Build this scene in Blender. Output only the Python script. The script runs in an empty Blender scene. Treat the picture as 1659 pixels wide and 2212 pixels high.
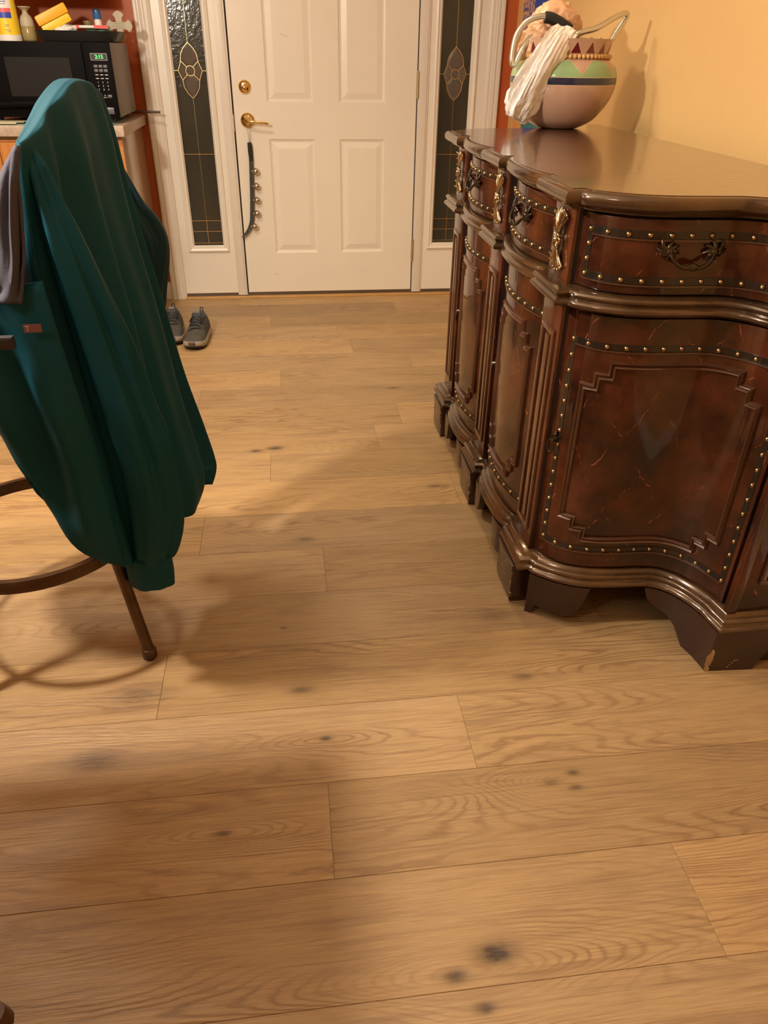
import bpy, bmesh, math, random
from mathutils import Vector, Matrix, noise
PI = math.pi
SC = bpy.context.scene
COL = SC.collection
random.seed(7)

# ------------------------------------------------------------------ camera
W, H, F = 1659.0, 2212.0, 1583.8
cam_d = bpy.data.cameras.new('camera'); cam = bpy.data.objects.new('camera', cam_d); COL.objects.link(cam)
cam_d.sensor_fit = 'VERTICAL'; cam_d.sensor_height = 36.0; cam_d.lens = F / H * 36.0
cam_d.clip_start = 0.02
yaw, pitch, roll = -0.13198, 0.56278, 0.016918
cy, sy, cp, sp = math.cos(yaw), math.sin(yaw), math.cos(pitch), math.sin(pitch)
f_ = Vector((-sy * cp, cy * cp, -sp)); r_ = Vector((cy, sy, 0)); u_ = r_.cross(f_)
cr, sr = math.cos(roll), math.sin(roll)
r2, u2 = cr * r_ + sr * u_, -sr * r_ + cr * u_
M = Matrix((r2, u2, -f_)).transposed().to_4x4(); M.translation = Vector((0.22719, -4.19535, 1.18870))
cam.matrix_world = M
SC.camera = cam

# ------------------------------------------------------------------ world, lights, exposure
SC.view_settings.view_transform = 'Standard'; SC.view_settings.look = 'None'
SC.view_settings.gamma = 1.0; SC.view_settings.exposure = 0.15; SC.view_settings.use_curve_mapping = False
wd = bpy.data.worlds.new('night'); SC.world = wd; wd.use_nodes = True
wd.node_tree.nodes['Background'].inputs[0].default_value = (0.50, 0.46, 0.38, 1)
wd.node_tree.nodes['Background'].inputs[1].default_value = 0.025

def lamp(name, kind, loc, power, col, size=0.1, rot=None, **kw):
    d = bpy.data.lights.new(name, kind); d.energy = power; d.color = col
    if kind == 'AREA':
        d.shape = 'DISK'; d.size = size
    else: d.shadow_soft_size = size
    for k, v in kw.items(): setattr(d, k, v)
    o = bpy.data.objects.new(name, d); COL.objects.link(o); o.location = loc
    if rot: o.rotation_euler = rot
    return o
WARM = (1.0, 0.89, 0.74)
lamp('pendant_bulb', 'POINT', (-0.75, -3.02, 1.66), 112, WARM, 0.055)         # lamp over the table on the left
lamp('ceiling_light', 'AREA', (-0.65, -2.0, 2.38), 22, WARM, 0.30)             # flush ceiling light near the cabinet
lamp('entry_light', 'SPOT', (0.50, -1.35, 2.42), 60, (1.0, 0.84, 0.50), 0.08, spot_size=math.radians(92), spot_blend=0.9)
lamp('floor_pool_spot', 'SPOT', (0.62, -3.75, 2.44), 16, WARM, 0.06, spot_size=math.radians(38), spot_blend=1.0)   # unseen spot added for the brighter pool on the near floor
lamp('room_light', 'AREA', (-1.3, -4.6, 2.38), 16, WARM, 0.4)                  # ceiling light behind the table

# ------------------------------------------------------------------ helpers
def mesh_obj(name, verts, faces, mat=None, parent=None, smooth=None, mats=None, mi=None):
    me = bpy.data.meshes.new(name); me.from_pydata([tuple(v) for v in verts], [], faces); me.validate(); me.update()
    if smooth == 100:
        bm = bmesh.new(); bm.from_mesh(me); bmesh.ops.recalc_face_normals(bm, faces=bm.faces); bm.to_mesh(me); bm.free()
    return link(name, me, mat, parent, smooth, mats, mi)
def link(name, me, mat=None, parent=None, smooth=None, mats=None, mi=None):
    o = bpy.data.objects.new(name, me); COL.objects.link(o)
    if mats:
        for m in mats: me.materials.append(m)
    elif mat: me.materials.append(mat)
    if mi: me.polygons.foreach_set('material_index', mi)
    if smooth is not None:
        me.polygons.foreach_set('use_smooth', [True] * len(me.polygons))
        if smooth < 179: me.set_sharp_from_angle(angle=math.radians(smooth))
    if parent: o.parent = parent
    return o
class MB:
    """collects shapes, links them as one mesh object"""
    def __init__(s): s.v = []; s.f = []; s.mi = []; s.cur = 0
    def add(s, v, f):
        n = len(s.v); s.v += [tuple(a) for a in v]; s.f += [tuple(i + n for i in q) for q in f]; s.mi += [s.cur] * len(f)
    def box(s, x0, x1, y0, y1, z0, z1):
        s.add([(x, y, z) for x in (x0, x1) for y in (y0, y1) for z in (z0, z1)],
              [(0, 1, 3, 2), (4, 6, 7, 5), (0, 4, 5, 1), (2, 3, 7, 6), (0, 2, 6, 4), (1, 5, 7, 3)])
    def tube(s, pts, r, n=8, caps=True, flat=None):
        pts = [Vector(p) for p in pts]; m = len(pts)
        rr = r if isinstance(r, (list, tuple)) else [r] * m
        up = None; V = []; Fc = []
        for i, p in enumerate(pts):
            t = (pts[min(i + 1, m - 1)] - pts[max(i - 1, 0)]).normalized()
            if up is None:
                up = Vector((0, 0, 1)) if abs(t.z) < 0.9 else Vector((1, 0, 0))
            a = (up - t * up.dot(t)).normalized(); b = t.cross(a); up = a
            for k in range(n):
                an = 2 * PI * k / n; fa = flat if flat else 1.0
                V.append(p + (a * math.cos(an) + b * math.sin(an) * fa) * rr[i])
        for i in range(m - 1):
            for k in range(n):
                Fc.append((i * n + k, i * n + (k + 1) % n, (i + 1) * n + (k + 1) % n, (i + 1) * n + k))
        if caps: Fc += [tuple(range(n - 1, -1, -1)), tuple((m - 1) * n + k for k in range(n))]
        s.add(V, Fc)
    def lathe(s, prof, c=(0, 0, 0), n=32, axis='z', caps=True, sx=1, sy=1):
        V = []; Fc = []; m = len(prof)
        for (r, h) in prof:
            for k in range(n):
                a = 2 * PI * k / n; x, y, z = r * math.cos(a) * sx, r * math.sin(a) * sy, h
                if axis == 'y': x, y, z = x, -z, y
                if axis == 'x': x, y, z = z, x, y
                V.append((c[0] + x, c[1] + y, c[2] + z))
        for i in range(m - 1):
            for k in range(n):
                Fc.append((i * n + k, i * n + (k + 1) % n, (i + 1) * n + (k + 1) % n, (i + 1) * n + k))
        if caps: Fc += [tuple(range(n - 1, -1, -1)), tuple((m - 1) * n + k for k in range(n))]
        s.add(V, Fc)
    def build(s, name, mat=None, parent=None, smooth=None, bevel=0, mats=None):
        me = bpy.data.meshes.new(name); me.from_pydata(s.v, [], s.f); me.update()
        bm = bmesh.new(); bm.from_mesh(me)
        for i, q in enumerate(bm.faces): q.material_index = s.mi[i]
        bmesh.ops.recalc_face_normals(bm, faces=bm.faces)
        if bevel:
            bm.normal_update()
            es = [e for e in bm.edges if len(e.link_faces) == 2 and e.calc_face_angle(0) > 0.6]
            bmesh.ops.bevel(bm, geom=es, offset=bevel, segments=2, affect='EDGES', profile=0.6)
        bm.to_mesh(me); bm.free()
        return link(name, me, mat, parent, smooth if smooth is not None else (35 if bevel else None), mats)
def thing(name, label, cat, loc=(0, 0, 0), group=None):
    o = bpy.data.objects.new(name, None); COL.objects.link(o); o.location = loc; o.empty_display_size = .05
    return tag(o, label, cat, group)
def tag(o, label, cat, group=None):
    o['label'] = label; o['category'] = cat
    if group: o['group'] = group
    return o
def structure(o): o['kind'] = 'structure'; return o
def keep(o, root):
    """parent o (already in world coordinates) to root"""
    o.parent = root; o.matrix_parent_inverse = Matrix.Translation(-Vector(root.location)); return o
def catmull(P, n=12, closed=False):
    P = [Vector(a) for a in P]; o = []
    if closed: Q = [P[-1]] + P + [P[0], P[1]]
    else: Q = [2 * P[0] - P[1]] + P + [2 * P[-1] - P[-2]]
    for i in range(1, len(Q) - 2):
        a, b, c, d = Q[i - 1:i + 3]
        for k in range(n):
            t = k / n
            o.append(.5 * ((2 * b) + (c - a) * t + (2 * a - 5 * b + 4 * c - d) * t * t + (3 * b - a - 3 * c + d) * t ** 3))
    if not closed: o.append(P[-1])
    return o
def grid_faces(nu, nv, close_u=False):
    Fc = []
    for j in range(nv - 1):
        for i in range(nu - 1 if not close_u else nu):
            k = (i + 1) % nu
            Fc.append((j * nu + i, j * nu + k, (j + 1) * nu + k, (j + 1) * nu + i))
    return Fc
def text_mesh(name, body, size, mat, parent, M4, depth=0.0006, align='CENTER'):
    c = bpy.data.curves.new(name, 'FONT'); c.body = body; c.size = size; c.extrude = depth; c.align_x = align; c.align_y = 'CENTER'
    t = bpy.data.objects.new(name, c); COL.objects.link(t)
    dg = bpy.context.evaluated_depsgraph_get(); me = bpy.data.meshes.new_from_object(t.evaluated_get(dg))
    bpy.data.objects.remove(t); me.transform(M4); me.materials.clear()
    return link(name, me, mat, parent)

# ------------------------------------------------------------------ materials
def pm(name, col, rough=.5, metal=0, coat=0, bump=None, var=None, emis=None, spec=None, trans=0, sheen=0, aniso=None):
    m = bpy.data.materials.new(name); m.use_nodes = True; nt = m.node_tree; b = nt.nodes['Principled BSDF']
    b.inputs['Base Color'].default_value = (*col, 1); b.inputs['Roughness'].default_value = rough
    b.inputs['Metallic'].default_value = metal; b.inputs['Coat Weight'].default_value = coat
    b.inputs['Coat Roughness'].default_value = .08
    if spec is not None: b.inputs['Specular IOR Level'].default_value = spec
    if trans: b.inputs['Transmission Weight'].default_value = trans
    if sheen: b.inputs['Sheen Weight'].default_value = sheen
    if emis: b.inputs['Emission Color'].default_value = (*emis[0], 1); b.inputs['Emission Strength'].default_value = emis[1]
    tc = nt.nodes.new('ShaderNodeNewGeometry')
    def nz(scale, detail=3, vec=None, rough_=.55):
        n = nt.nodes.new('ShaderNodeTexNoise'); n.inputs['Scale'].default_value = scale; n.inputs['Detail'].default_value = detail
        n.inputs['Roughness'].default_value = rough_
        nt.links.new(vec if vec else tc.outputs['Position'], n.inputs['Vector']); return n
    if var:   # (second colour, scale, stretch)
        c2, sc, st = var
        mp = nt.nodes.new('ShaderNodeMapping'); mp.inputs['Scale'].default_value = st
        nt.links.new(tc.outputs['Position'], mp.inputs['Vector'])
        n = nz(sc, 5, mp.outputs[0])
        mr = nt.nodes.new('ShaderNodeMapRange'); mr.inputs[1].default_value = .32; mr.inputs[2].default_value = .68
        nt.links.new(n.outputs[0], mr.inputs[0])
        mx = nt.nodes.new('ShaderNodeMix'); mx.data_type = 'RGBA'
        mx.inputs[6].default_value = (*col, 1); mx.inputs[7].default_value = (*c2, 1)
        nt.links.new(mr.outputs[0], mx.inputs[0]); nt.links.new(mx.outputs[2], b.inputs['Base Color'])
    if bump:  # (scale, strength, stretch)
        mp = nt.nodes.new('ShaderNodeMapping'); mp.inputs['Scale'].default_value = bump[2] if len(bump) > 2 else (1, 1, 1)
        nt.links.new(tc.outputs['Position'], mp.inputs['Vector'])
        n = nz(bump[0], 4, mp.outputs[0]); bp = nt.nodes.new('ShaderNodeBump'); bp.inputs['Strength'].default_value = bump[1]
        bp.inputs['Distance'].default_value = .004
        nt.links.new(n.outputs[0], bp.inputs['Height']); nt.links.new(bp.outputs[0], b.inputs['Normal'])
    return m

def wood_floor():
    m = bpy.data.materials.new('oak_planks'); m.use_nodes = True; nt = m.node_tree; N = nt.nodes; L = nt.links
    b = N['Principled BSDF']
    geo = N.new('ShaderNodeNewGeometry'); oi = N.new('ShaderNodeObjectInfo')
    def val(x): return x
    def mth(op, a, b_=None, c=None):
        n = N.new('ShaderNodeMath'); n.operation = op
        for i, x in enumerate((a, b_, c)):
            if x is None: continue
            if isinstance(x, (int, float)): n.inputs[i].default_value = x
            else: L.new(x, n.inputs[i])
        return n.outputs[0]
    sep = N.new('ShaderNodeSeparateXYZ'); L.new(geo.outputs['Position'], sep.inputs[0]); X, Y = sep.outputs[0], sep.outputs[1]
    R = oi.outputs['Random']
    def vec(sx, sy, off):
        c = N.new('ShaderNodeCombineXYZ'); L.new(mth('MULTIPLY', X, sx), c.inputs[0]); L.new(mth('MULTIPLY', Y, sy), c.inputs[1])
        L.new(mth('MULTIPLY', R, off), c.inputs[2]); return c.outputs[0]
    def nz(v, scale, detail, rg=.5, dist=0):
        n = N.new('ShaderNodeTexNoise'); n.inputs['Scale'].default_value = scale; n.inputs['Detail'].default_value = detail
        n.inputs['Roughness'].default_value = rg; n.inputs['Distortion'].default_value = dist; L.new(v, n.inputs['Vector']); return n.outputs[0]
    # knots: x, y, size, strength
    KN = [(.490, -3.624, .020, 1.0), (.422, -3.649, .012, .8), (.457, -3.698, .010, .7), (.727, -3.311, .008, .7), (.721, -3.343, .008, .6),
          (.675, -3.328, .010, .35), (.203, -3.033, .014, .6), (.252, -3.173, .008, .8), (.055, -3.367, .009, .6), (-.144, -3.009, .035, .35),
          (.234, -2.450, .016, .6), (.147, -1.872, .016, 1.0), (.080, -1.887, .012, .8), (.659, -2.188, .014, .6), (.693, -2.832, .026, .35),
          (.701, -3.048, .014, .5), (.633, -1.373, .016, .55), (-.20, -3.18, .03, .5), (.177, -2.763, .016, .15), (.169, -2.825, .005, .8), (.750, -3.16, .02, .12)]
    g_add = None; dark = None
    wx = nz(vec(14, 40, 3.0), 3, 3)
    for (kx, ky, s, st) in KN:
        dx = mth('MULTIPLY', mth('ADD', X, -kx), 1 / (s * 2.1)); dy = mth('MULTIPLY', mth('ADD', Y, -ky), 1 / s)
        q = mth('ADD', mth('MULTIPLY', dx, dx), mth('MULTIPLY', dy, dy))
        q = mth('ADD', q, mth('MULTIPLY', mth('ADD', wx, -.5), .8))
        dk = mth('MULTIPLY', mth('EXPONENT', mth('MULTIPLY', mth('MAXIMUM', q, 0), -1.9)), st)
        q2 = mth('ADD', mth('MULTIPLY', mth('MULTIPLY', dx, dx), .16), mth('MULTIPLY', dy, dy)); g = mth('DIVIDE', 0.20, mth('ADD', mth('MULTIPLY', q2, .10), 1.0))
        dark = dk if dark is None else mth('MAXIMUM', dark, dk); g_add = g if g_add is None else mth('ADD', g_add, g)
    gf = nz(vec(.62, 5.6, 61.0), 1.35, 1.5, .4)
    warp = nz(vec(7, 26, 17.0), 2.0, 3, .6)
    g = mth('ADD', mth('ADD', gf, g_add), mth('MULTIPLY', warp, .035))
    rings = mth('MULTIPLY_ADD', mth('SINE', mth('MULTIPLY', g, 225)), .5, .5)
    rings = mth('POWER', rings, 3.6)
    zone = nz(vec(1.2, 5, 29.0), 2.0, 2)
    zm = N.new('ShaderNodeMapRange'); zm.inputs[1].default_value = .40; zm.inputs[2].default_value = .64; L.new(zone, zm.inputs[0])
    fine = nz(vec(7, 190, 11.0), 1.6, 5, .65)
    pores = nz(vec(16, 420, 5.0), 1.2, 2, .5)
    streak = nz(vec(2.2, 16, 41.0), 1.4, 4, .6)
    sm = N.new('ShaderNodeMapRange'); sm.inputs[1].default_value = .52; sm.inputs[2].default_value = .74; L.new(streak, sm.inputs[0])
    def mixc(fac, a, b_):
        n = N.new('ShaderNodeMix'); n.data_type = 'RGBA'
        for i, x in ((6, a), (7, b_)):
            if isinstance(x, tuple): n.inputs[i].default_value = (*x, 1)
            else: L.new(x, n.inputs[i])
        if isinstance(fac, float): n.inputs[0].default_value = fac
        else: L.new(fac, n.inputs[0])
        return n.outputs[2]
    c = mixc(R, (.400, .256, .123), (.462, .298, .138))
    c = mixc(mth('MULTIPLY', sm.outputs[0], .62), c, (.225, .135, .078))
    c = mixc(mth('MULTIPLY', mth('MULTIPLY', rings, zm.outputs[0]), .66), c, (.205, .108, .050))
    fm = N.new('ShaderNodeMapRange'); fm.inputs[1].default_value = .38; fm.inputs[2].default_value = .75; L.new(fine, fm.inputs[0])
    c = mixc(mth('MULTIPLY', fm.outputs[0], .58), c, (.225, .128, .064))
    ln = nz(vec(2.6, 120, 23.0), 1.5, 3, .6)
    lm = N.new('ShaderNodeMapRange'); lm.inputs[1].default_value = .54; lm.inputs[2].default_value = .66; L.new(ln, lm.inputs[0])
    c = mixc(mth('MULTIPLY', lm.outputs[0], .40), c, (.200, .112, .055))
    halo = mth('POWER', dark, .45)
    c = mixc(mth('MULTIPLY', halo, .38), c, (.20, .110, .055))
    c = mixc(mth('MINIMUM', mth('MULTIPLY', dark, 1.1), 1.0), c, (.070, .048, .036))
    hs = N.new('ShaderNodeHueSaturation'); L.new(c, hs.inputs['Color'])
    r2_ = mth('FRACT', mth('MULTIPLY', R, 37.7)); L.new(mth('MULTIPLY_ADD', r2_, .32, .83), hs.inputs['Value'])
    L.new(mth('MULTIPLY_ADD', mth('FRACT', mth('MULTIPLY', R, 91.3)), .07, .96), hs.inputs['Saturation'])
    L.new(hs.outputs[0], b.inputs['Base Color'])
    L.new(mth('MULTIPLY_ADD', fine, .16, .34), b.inputs['Roughness'])
    h = mth('ADD', mth('MULTIPLY', pores, .5), mth('ADD', mth('MULTIPLY', mth('MULTIPLY', rings, zm.outputs[0]), -.45), mth('MULTIPLY', dark, -1.5)))
    bp = N.new('ShaderNodeBump'); bp.inputs['Strength'].default_value = .6; bp.inputs['Distance'].default_value = .0022
    L.new(h, bp.inputs['Height']); L.new(bp.outputs[0], b.inputs['Normal'])
    b.inputs['Specular IOR Level'].default_value = .42
    return m

def veneer(name='crackled_veneer', dark=(.017, .0046, .0024), red=(.088, .020, .0066), scr=(.36, .11, .04), rough=.21, lines=1.0):
    m = bpy.data.materials.new(name); m.use_nodes = True; nt = m.node_tree; N = nt.nodes; L = nt.links; b = N['Principled BSDF']
    geo = N.new('ShaderNodeNewGeometry')
    def nz(scale, d, dist=0, r=.6):
        n = N.new('ShaderNodeTexNoise'); n.inputs['Scale'].default_value = scale; n.inputs['Detail'].default_value = d
        n.inputs['Roughness'].default_value = r; n.inputs['Distortion'].default_value = dist; L.new(geo.outputs['Position'], n.inputs['Vector']); return n.outputs[0]
    def mr(a, lo, hi):
        n = N.new('ShaderNodeMapRange'); n.inputs[1].default_value = lo; n.inputs[2].default_value = hi; L.new(a, n.inputs[0]); return n.outputs[0]
    def mth(op, a, b_):
        n = N.new('ShaderNodeMath'); n.operation = op
        for i, x in enumerate((a, b_)):
            if isinstance(x, (int, float)): n.inputs[i].default_value = x
            else: L.new(x, n.inputs[i])
        return n.outputs[0]
    def mixc(fac, a, b_):
        n = N.new('ShaderNodeMix'); n.data_type = 'RGBA'
        for i, x in ((6, a), (7, b_)):
            if isinstance(x, tuple): n.inputs[i].default_value = (*x, 1)
            else: L.new(x, n.inputs[i])
        L.new(fac, n.inputs[0]); return n.outputs[2]
    c = mixc(mr(nz(7, 6), .36, .66), dark, red)
    c = mixc(mth('MULTIPLY', mr(nz(60, 4), .5, .75), .45), c, (.012, .004, .003))
    # crossing craquelure lines: two families of thin bands in slanted directions, broken up by noise
    tot = None
    for (ax, az, sc_, ph) in ((1.0, .75, 7.5, 0), (1.0, -.85, 6.3, 2.1)):
        sp = N.new('ShaderNodeSeparateXYZ'); L.new(geo.outputs['Position'], sp.inputs[0])
        u = mth('ADD', mth('SUBTRACT', mth('MULTIPLY', sp.outputs[0], ax), mth('MULTIPLY', sp.outputs[1], ax)), mth('MULTIPLY', sp.outputs[2], az))
        u = mth('ADD', u, mth('MULTIPLY', nz(9, 3), .10))
        w = mth('ABSOLUTE', mth('SUBTRACT', mth('FRACT', mth('ADD', mth('MULTIPLY', u, sc_), ph), 0), .5), 0)
        line = mr(w, .010, .003)
        mk = mth('MULTIPLY', mr(nz(15 + 4 * ph, 2), .52, .60), mr(nz(110, 2), .40, .52))
        t = mth('MULTIPLY', line, mk); tot = t if tot is None else mth('MAXIMUM', tot, t)
    c = mixc(mth('MULTIPLY', tot, .9 * lines), c, scr)
    L.new(c, b.inputs['Base Color']); b.inputs['Roughness'].default_value = .35
    b.inputs['Coat Weight'].default_value = .9; b.inputs['Coat Roughness'].default_value = rough * .30
    b.inputs['Specular IOR Level'].default_value = .10
    bp = N.new('ShaderNodeBump'); bp.inputs['Strength'].default_value = .05; bp.inputs['Distance'].default_value = .002
    L.new(nz(35, 4), bp.inputs['Height']); L.new(bp.outputs[0], b.inputs['Normal']); L.new(bp.outputs[0], b.inputs['Coat Normal'])
    return m

FLOOR = wood_floor()
VEN = veneer()
VENP = veneer('pilaster_veneer', (.028, .007, .0035), (.095, .022, .008), rough=.3, lines=.5)
FOOTM = pm('worn_foot_wood', (.020, .006, .004), .32, coat=.4, var=((.034, .010, .006), 14, (1, 1, 1)))
CHIP = pm('bare_chipped_wood', (.50, .36, .20), .8, var=((.33, .22, .12), 60, (1, 1, 1)))
TOPM = pm('polished_table_top', (.045, .016, .009), .30, coat=1.0, var=((.085, .032, .016), 3, (.6, 22, 1)), bump=(12, .22, (.22, 12, 1)))
TOPM.node_tree.nodes['Principled BSDF'].inputs['Coat Roughness'].default_value = .11
MOULD = pm('antiqued_gilt_moulding', (.042, .020, .009), .24, metal=.4, coat=.7, var=((.13, .068, .028), 9, (1, 1, 1)))
PMOULD = pm('panel_moulding', (.070, .026, .013), .25, coat=.7, metal=.15, var=((.10, .040, .019), 20, (1, 1, 1)))
BAND = pm('dark_nail_band', (.012, .007, .004), .34, coat=.3)
DARK = pm('dark_interior', (.012, .006, .004), .6)
NAIL = pm('brass_nail', (.44, .30, .155), .27, metal=1)
GILT = pm('gilt_bronze', (.74, .59, .37), .22, metal=1, var=((.26, .18, .10), 60, (1, 1, 1)))
BRONZE = pm('blackened_bronze', (.075, .058, .042), .28, metal=.9)
PAINT = pm('white_gloss_paint', (.78, .72, .63), .32, var=((.80, .745, .66), 3, (1, 1, 1)))
DOORP = pm('door_paint', (.80, .74, .645), .34, var=((.785, .725, .63), 5, (1, 1, 1)))
TRIMP = pm('trim_paint', (.72, .655, .58), .38, bump=(30, .12, (2, 2, .2)))
GOLDW = pm('golden_wall_paint', (.72, .46, .19), .55, var=((.75, .485, .205), 1.5, (1, 1, 1)), bump=(120, .05))
ORANGE = pm('terracotta_wall_paint', (.42, .085, .018), .50, var=((.47, .10, .022), 2, (1, 1, 1)), bump=(120, .05))
CEIL = pm('ceiling_paint', (.75, .68, .56), .8)
BRASS = pm('polished_brass', (.83, .61, .26), .13, metal=1)
CAME = pm('brass_came', (.80, .64, .33), .25, metal=1)
HINGE = pm('worn_brass_hinge', (.50, .40, .24), .38, metal=.8)
BLACKG = pm('black_weatherstrip', (.012, .010, .009), .6)
THRESH = pm('oak_threshold', (.62, .36, .13), .4, var=((.50, .28, .10), 9, (1, 9, 1)))
SILLM = pm('bronze_sill', (.13, .10, .07), .4, metal=.5)
STEEL = pm('nickel_bell', (.62, .56, .46), .18, metal=1)
STRAP = pm('dark_leather_strap', (.035, .032, .028), .55, bump=(200, .2))
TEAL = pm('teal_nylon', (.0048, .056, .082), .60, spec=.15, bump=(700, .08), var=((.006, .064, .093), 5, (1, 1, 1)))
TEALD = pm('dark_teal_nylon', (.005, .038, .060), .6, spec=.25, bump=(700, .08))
LINING = pm('grey_lining', (.062, .060, .082), .75, spec=.2, bump=(60, .3))
IRON = pm('bronze_painted_steel', (.075, .040, .020), .38, metal=.5, var=((.11, .06, .03), 30, (1, 1, 1)))
RUBBER = pm('black_rubber', (.012, .011, .010), .5)
OAK = pm('honey_oak', (.58, .24, .065), .38, coat=.2, var=((.44, .165, .040), 6, (9, 9, .8)), bump=(30, .1, (6, 6, .4)))
LAMI = pm('grey_brown_cabinet_side', (.40, .285, .20), .22, coat=.35)
COUNTER = pm('beige_counter', (.52, .42, .33), .35, var=((.36, .28, .21), 60, (1, 1, 1)))
MWB = pm('black_microwave', (.005, .0045, .005), .5, spec=.04)
MWS = pm('grey_microwave_case', (.20, .17, .155), .40, metal=.2)
MWG = pm('microwave_window', (.018, .017, .016), .45, spec=.08)
WHITEP = pm('white_print', (.70, .70, .72), .5)
GREEN_L = pm('green_digits', (.0, .2, .02), .5, emis=((.06, 1.0, .12), 3.5))
SHOE = pm('charcoal_knit', (.050, .046, .040), .80, bump=(260, .5), var=((.066, .060, .052), 40, (1, 1, 1)))
SHOED = pm('slate_knit_upper', (.035, .036, .042), .75, bump=(200, .5))
LACE = pm('black_lace', (.012, .012, .014), .7)
SOLE = pm('pale_sole', (.30, .25, .205), .6)
SOLEB = pm('black_outsole', (.008, .008, .008), .6)
POT = pm('clay_glaze', (.47, .28, .195), .17, coat=.5, var=((.54, .34, .245), 5, (1, 1, .4)))
POTR = pm('maroon_glaze', (.13, .008, .012), .2, coat=.5)
POTG = pm('green_glaze', (.30, .47, .24), .2, coat=.5, var=((.25, .42, .22), 12, (1, 1, 1)))
POTB = pm('navy_glaze', (.012, .022, .055), .12, coat=.6)
BEAD = pm('wood_bead', (.62, .38, .15), .4)
SILVER = pm('silver_tube', (.66, .64, .55), .25, metal=.85)
FOAM = pm('black_foam', (.010, .010, .009), .7)
BAGW = pm('white_plastic_bag', (.93, .91, .90), .32, bump=(60, .6))
BAGT = pm('tan_plastic_bag', (.72, .43, .26), .40, bump=(40, .9), trans=.1)
WHITE = pm('white_plastic', (.75, .73, .70), .4)
YEL = pm('yellow_label', (.85, .60, .03), .4)
ORG = pm('orange_yellow_plastic', (.90, .45, .02), .4)
BLUEP = pm('blue_print', (.03, .06, .40), .4)
PINK = pm('pink_print', (.75, .12, .14), .4)
REDP = pm('red_plastic', (.65, .04, .03), .4)
CREAM = pm('cream_ceramic', (.46, .41, .30), .5, var=((.42, .34, .22), 30, (1, 1, 1)))
AMBER = pm('amber_glass', (.45, .35, .14), .15, trans=.35)
TRAYM = pm('black_tray', (.015, .015, .014), .35)
GREENP = pm('dark_green_plastic', (.05, .12, .10), .35, bump=(60, .8))
MATC = pm('pale_teal_mat', (.18, .33, .33), .5)
PAPER = pm('paper', (.50, .46, .30), .6)
CAPB = pm('blue_cap', (.02, .12, .35), .2)
RUST = pm('rust_embroidery', (.17, .06, .05), .7)
HEDGE = pm('hedge_leaf', (.10, .18, .05), .9, spec=0)
BRICK = pm('porch_wall', (.10, .085, .07), .8)

# obscure glass of the sidelights
GLASS = bpy.data.materials.new('hammered_glass'); GLASS.use_nodes = True
_b = GLASS.node_tree.nodes['Principled BSDF']; _b.inputs['Base Color'].default_value = (.24, .235, .20, 1); _b.inputs['Transmission Weight'].default_value = .92
_b.inputs['Roughness'].default_value = .16; _b.inputs['Specular IOR Level'].default_value = .3; _b.inputs['IOR'].default_value = 1.45
_n = GLASS.node_tree.nodes.new('ShaderNodeTexNoise'); _n.inputs['Scale'].default_value = 55; _n.inputs['Detail'].default_value = 2
_g = GLASS.node_tree.nodes.new('ShaderNodeNewGeometry'); GLASS.node_tree.links.new(_g.outputs['Position'], _n.inputs['Vector'])
_p = GLASS.node_tree.nodes.new('ShaderNodeBump'); _p.inputs['Strength'].default_value = .32; _p.inputs['Distance'].default_value = .004
GLASS.node_tree.links.new(_n.outputs[0], _p.inputs['Height']); GLASS.node_tree.links.new(_p.outputs[0], _b.inputs['Normal'])
BEVELG = pm('bevelled_glass', (.10, .085, .075), .05, coat=.5)

# ------------------------------------------------------------------ structure
RX = 1.40
fl = MB(); fl.box(-3.2, RX + .1, -7.0, .10, -.06, -.0016)
floor = structure(fl.build('floor', FLOOR))
# planks, row by row; the joints follow the photograph
PW, Y0 = .19514, -.35226
JO = {1: .79, 2: .122, 3: .45, 4: .504, 5: .752, 6: .17, 7: -.152, 8: .62, 9: .511, 10: .132, 11: .72, 12: -.06, 13: .281, 14: .95, 15: -.097, 16: .542, 17: .249, 18: .849, 19: .05}
PL = 1.52
for r in range(0, 24):
    y1 = Y0 + PW * 2 - PW * r; y0 = y1 - PW
    if r == 0: y1 = .02
    j = JO.get(r, random.uniform(-.5, .9))
    xs = [-2.2]
    k = j
    while k - PL > -2.0: k -= PL
    while k < RX - .02: xs.append(k); k += PL
    xs.append(RX)
    for a, b in zip(xs[:-1], xs[1:]):
        if b - a < .03: continue
        g = .0003; c = .0006; cx, cyy = (a + b) / 2, (y0 + y1) / 2; hx, hy = (b - a) / 2 - g, (y1 - y0) / 2 - g
        V = [(-hx, -hy, -.0015), (hx, -hy, -.0015), (hx, hy, -.0015), (-hx, hy, -.0015)]
        V += [(-hx, -hy, -c), (hx, -hy, -c), (hx, hy, -c), (-hx, hy, -c)]
        V += [(-hx + c, -hy + c, 0), (hx - c, -hy + c, 0), (hx - c, hy - c, 0), (-hx + c, hy - c, 0)]
        Fc = [(8, 9, 10, 11)] + [(i, (i + 1) % 4, 4 + (i + 1) % 4, 4 + i) for i in range(4)] + [(4 + i, 4 + (i + 1) % 4, 8 + (i + 1) % 4, 8 + i) for i in range(4)]
        o = mesh_obj('plank', V, Fc, FLOOR, floor); o.location = (cx, cyy, 0)

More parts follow.
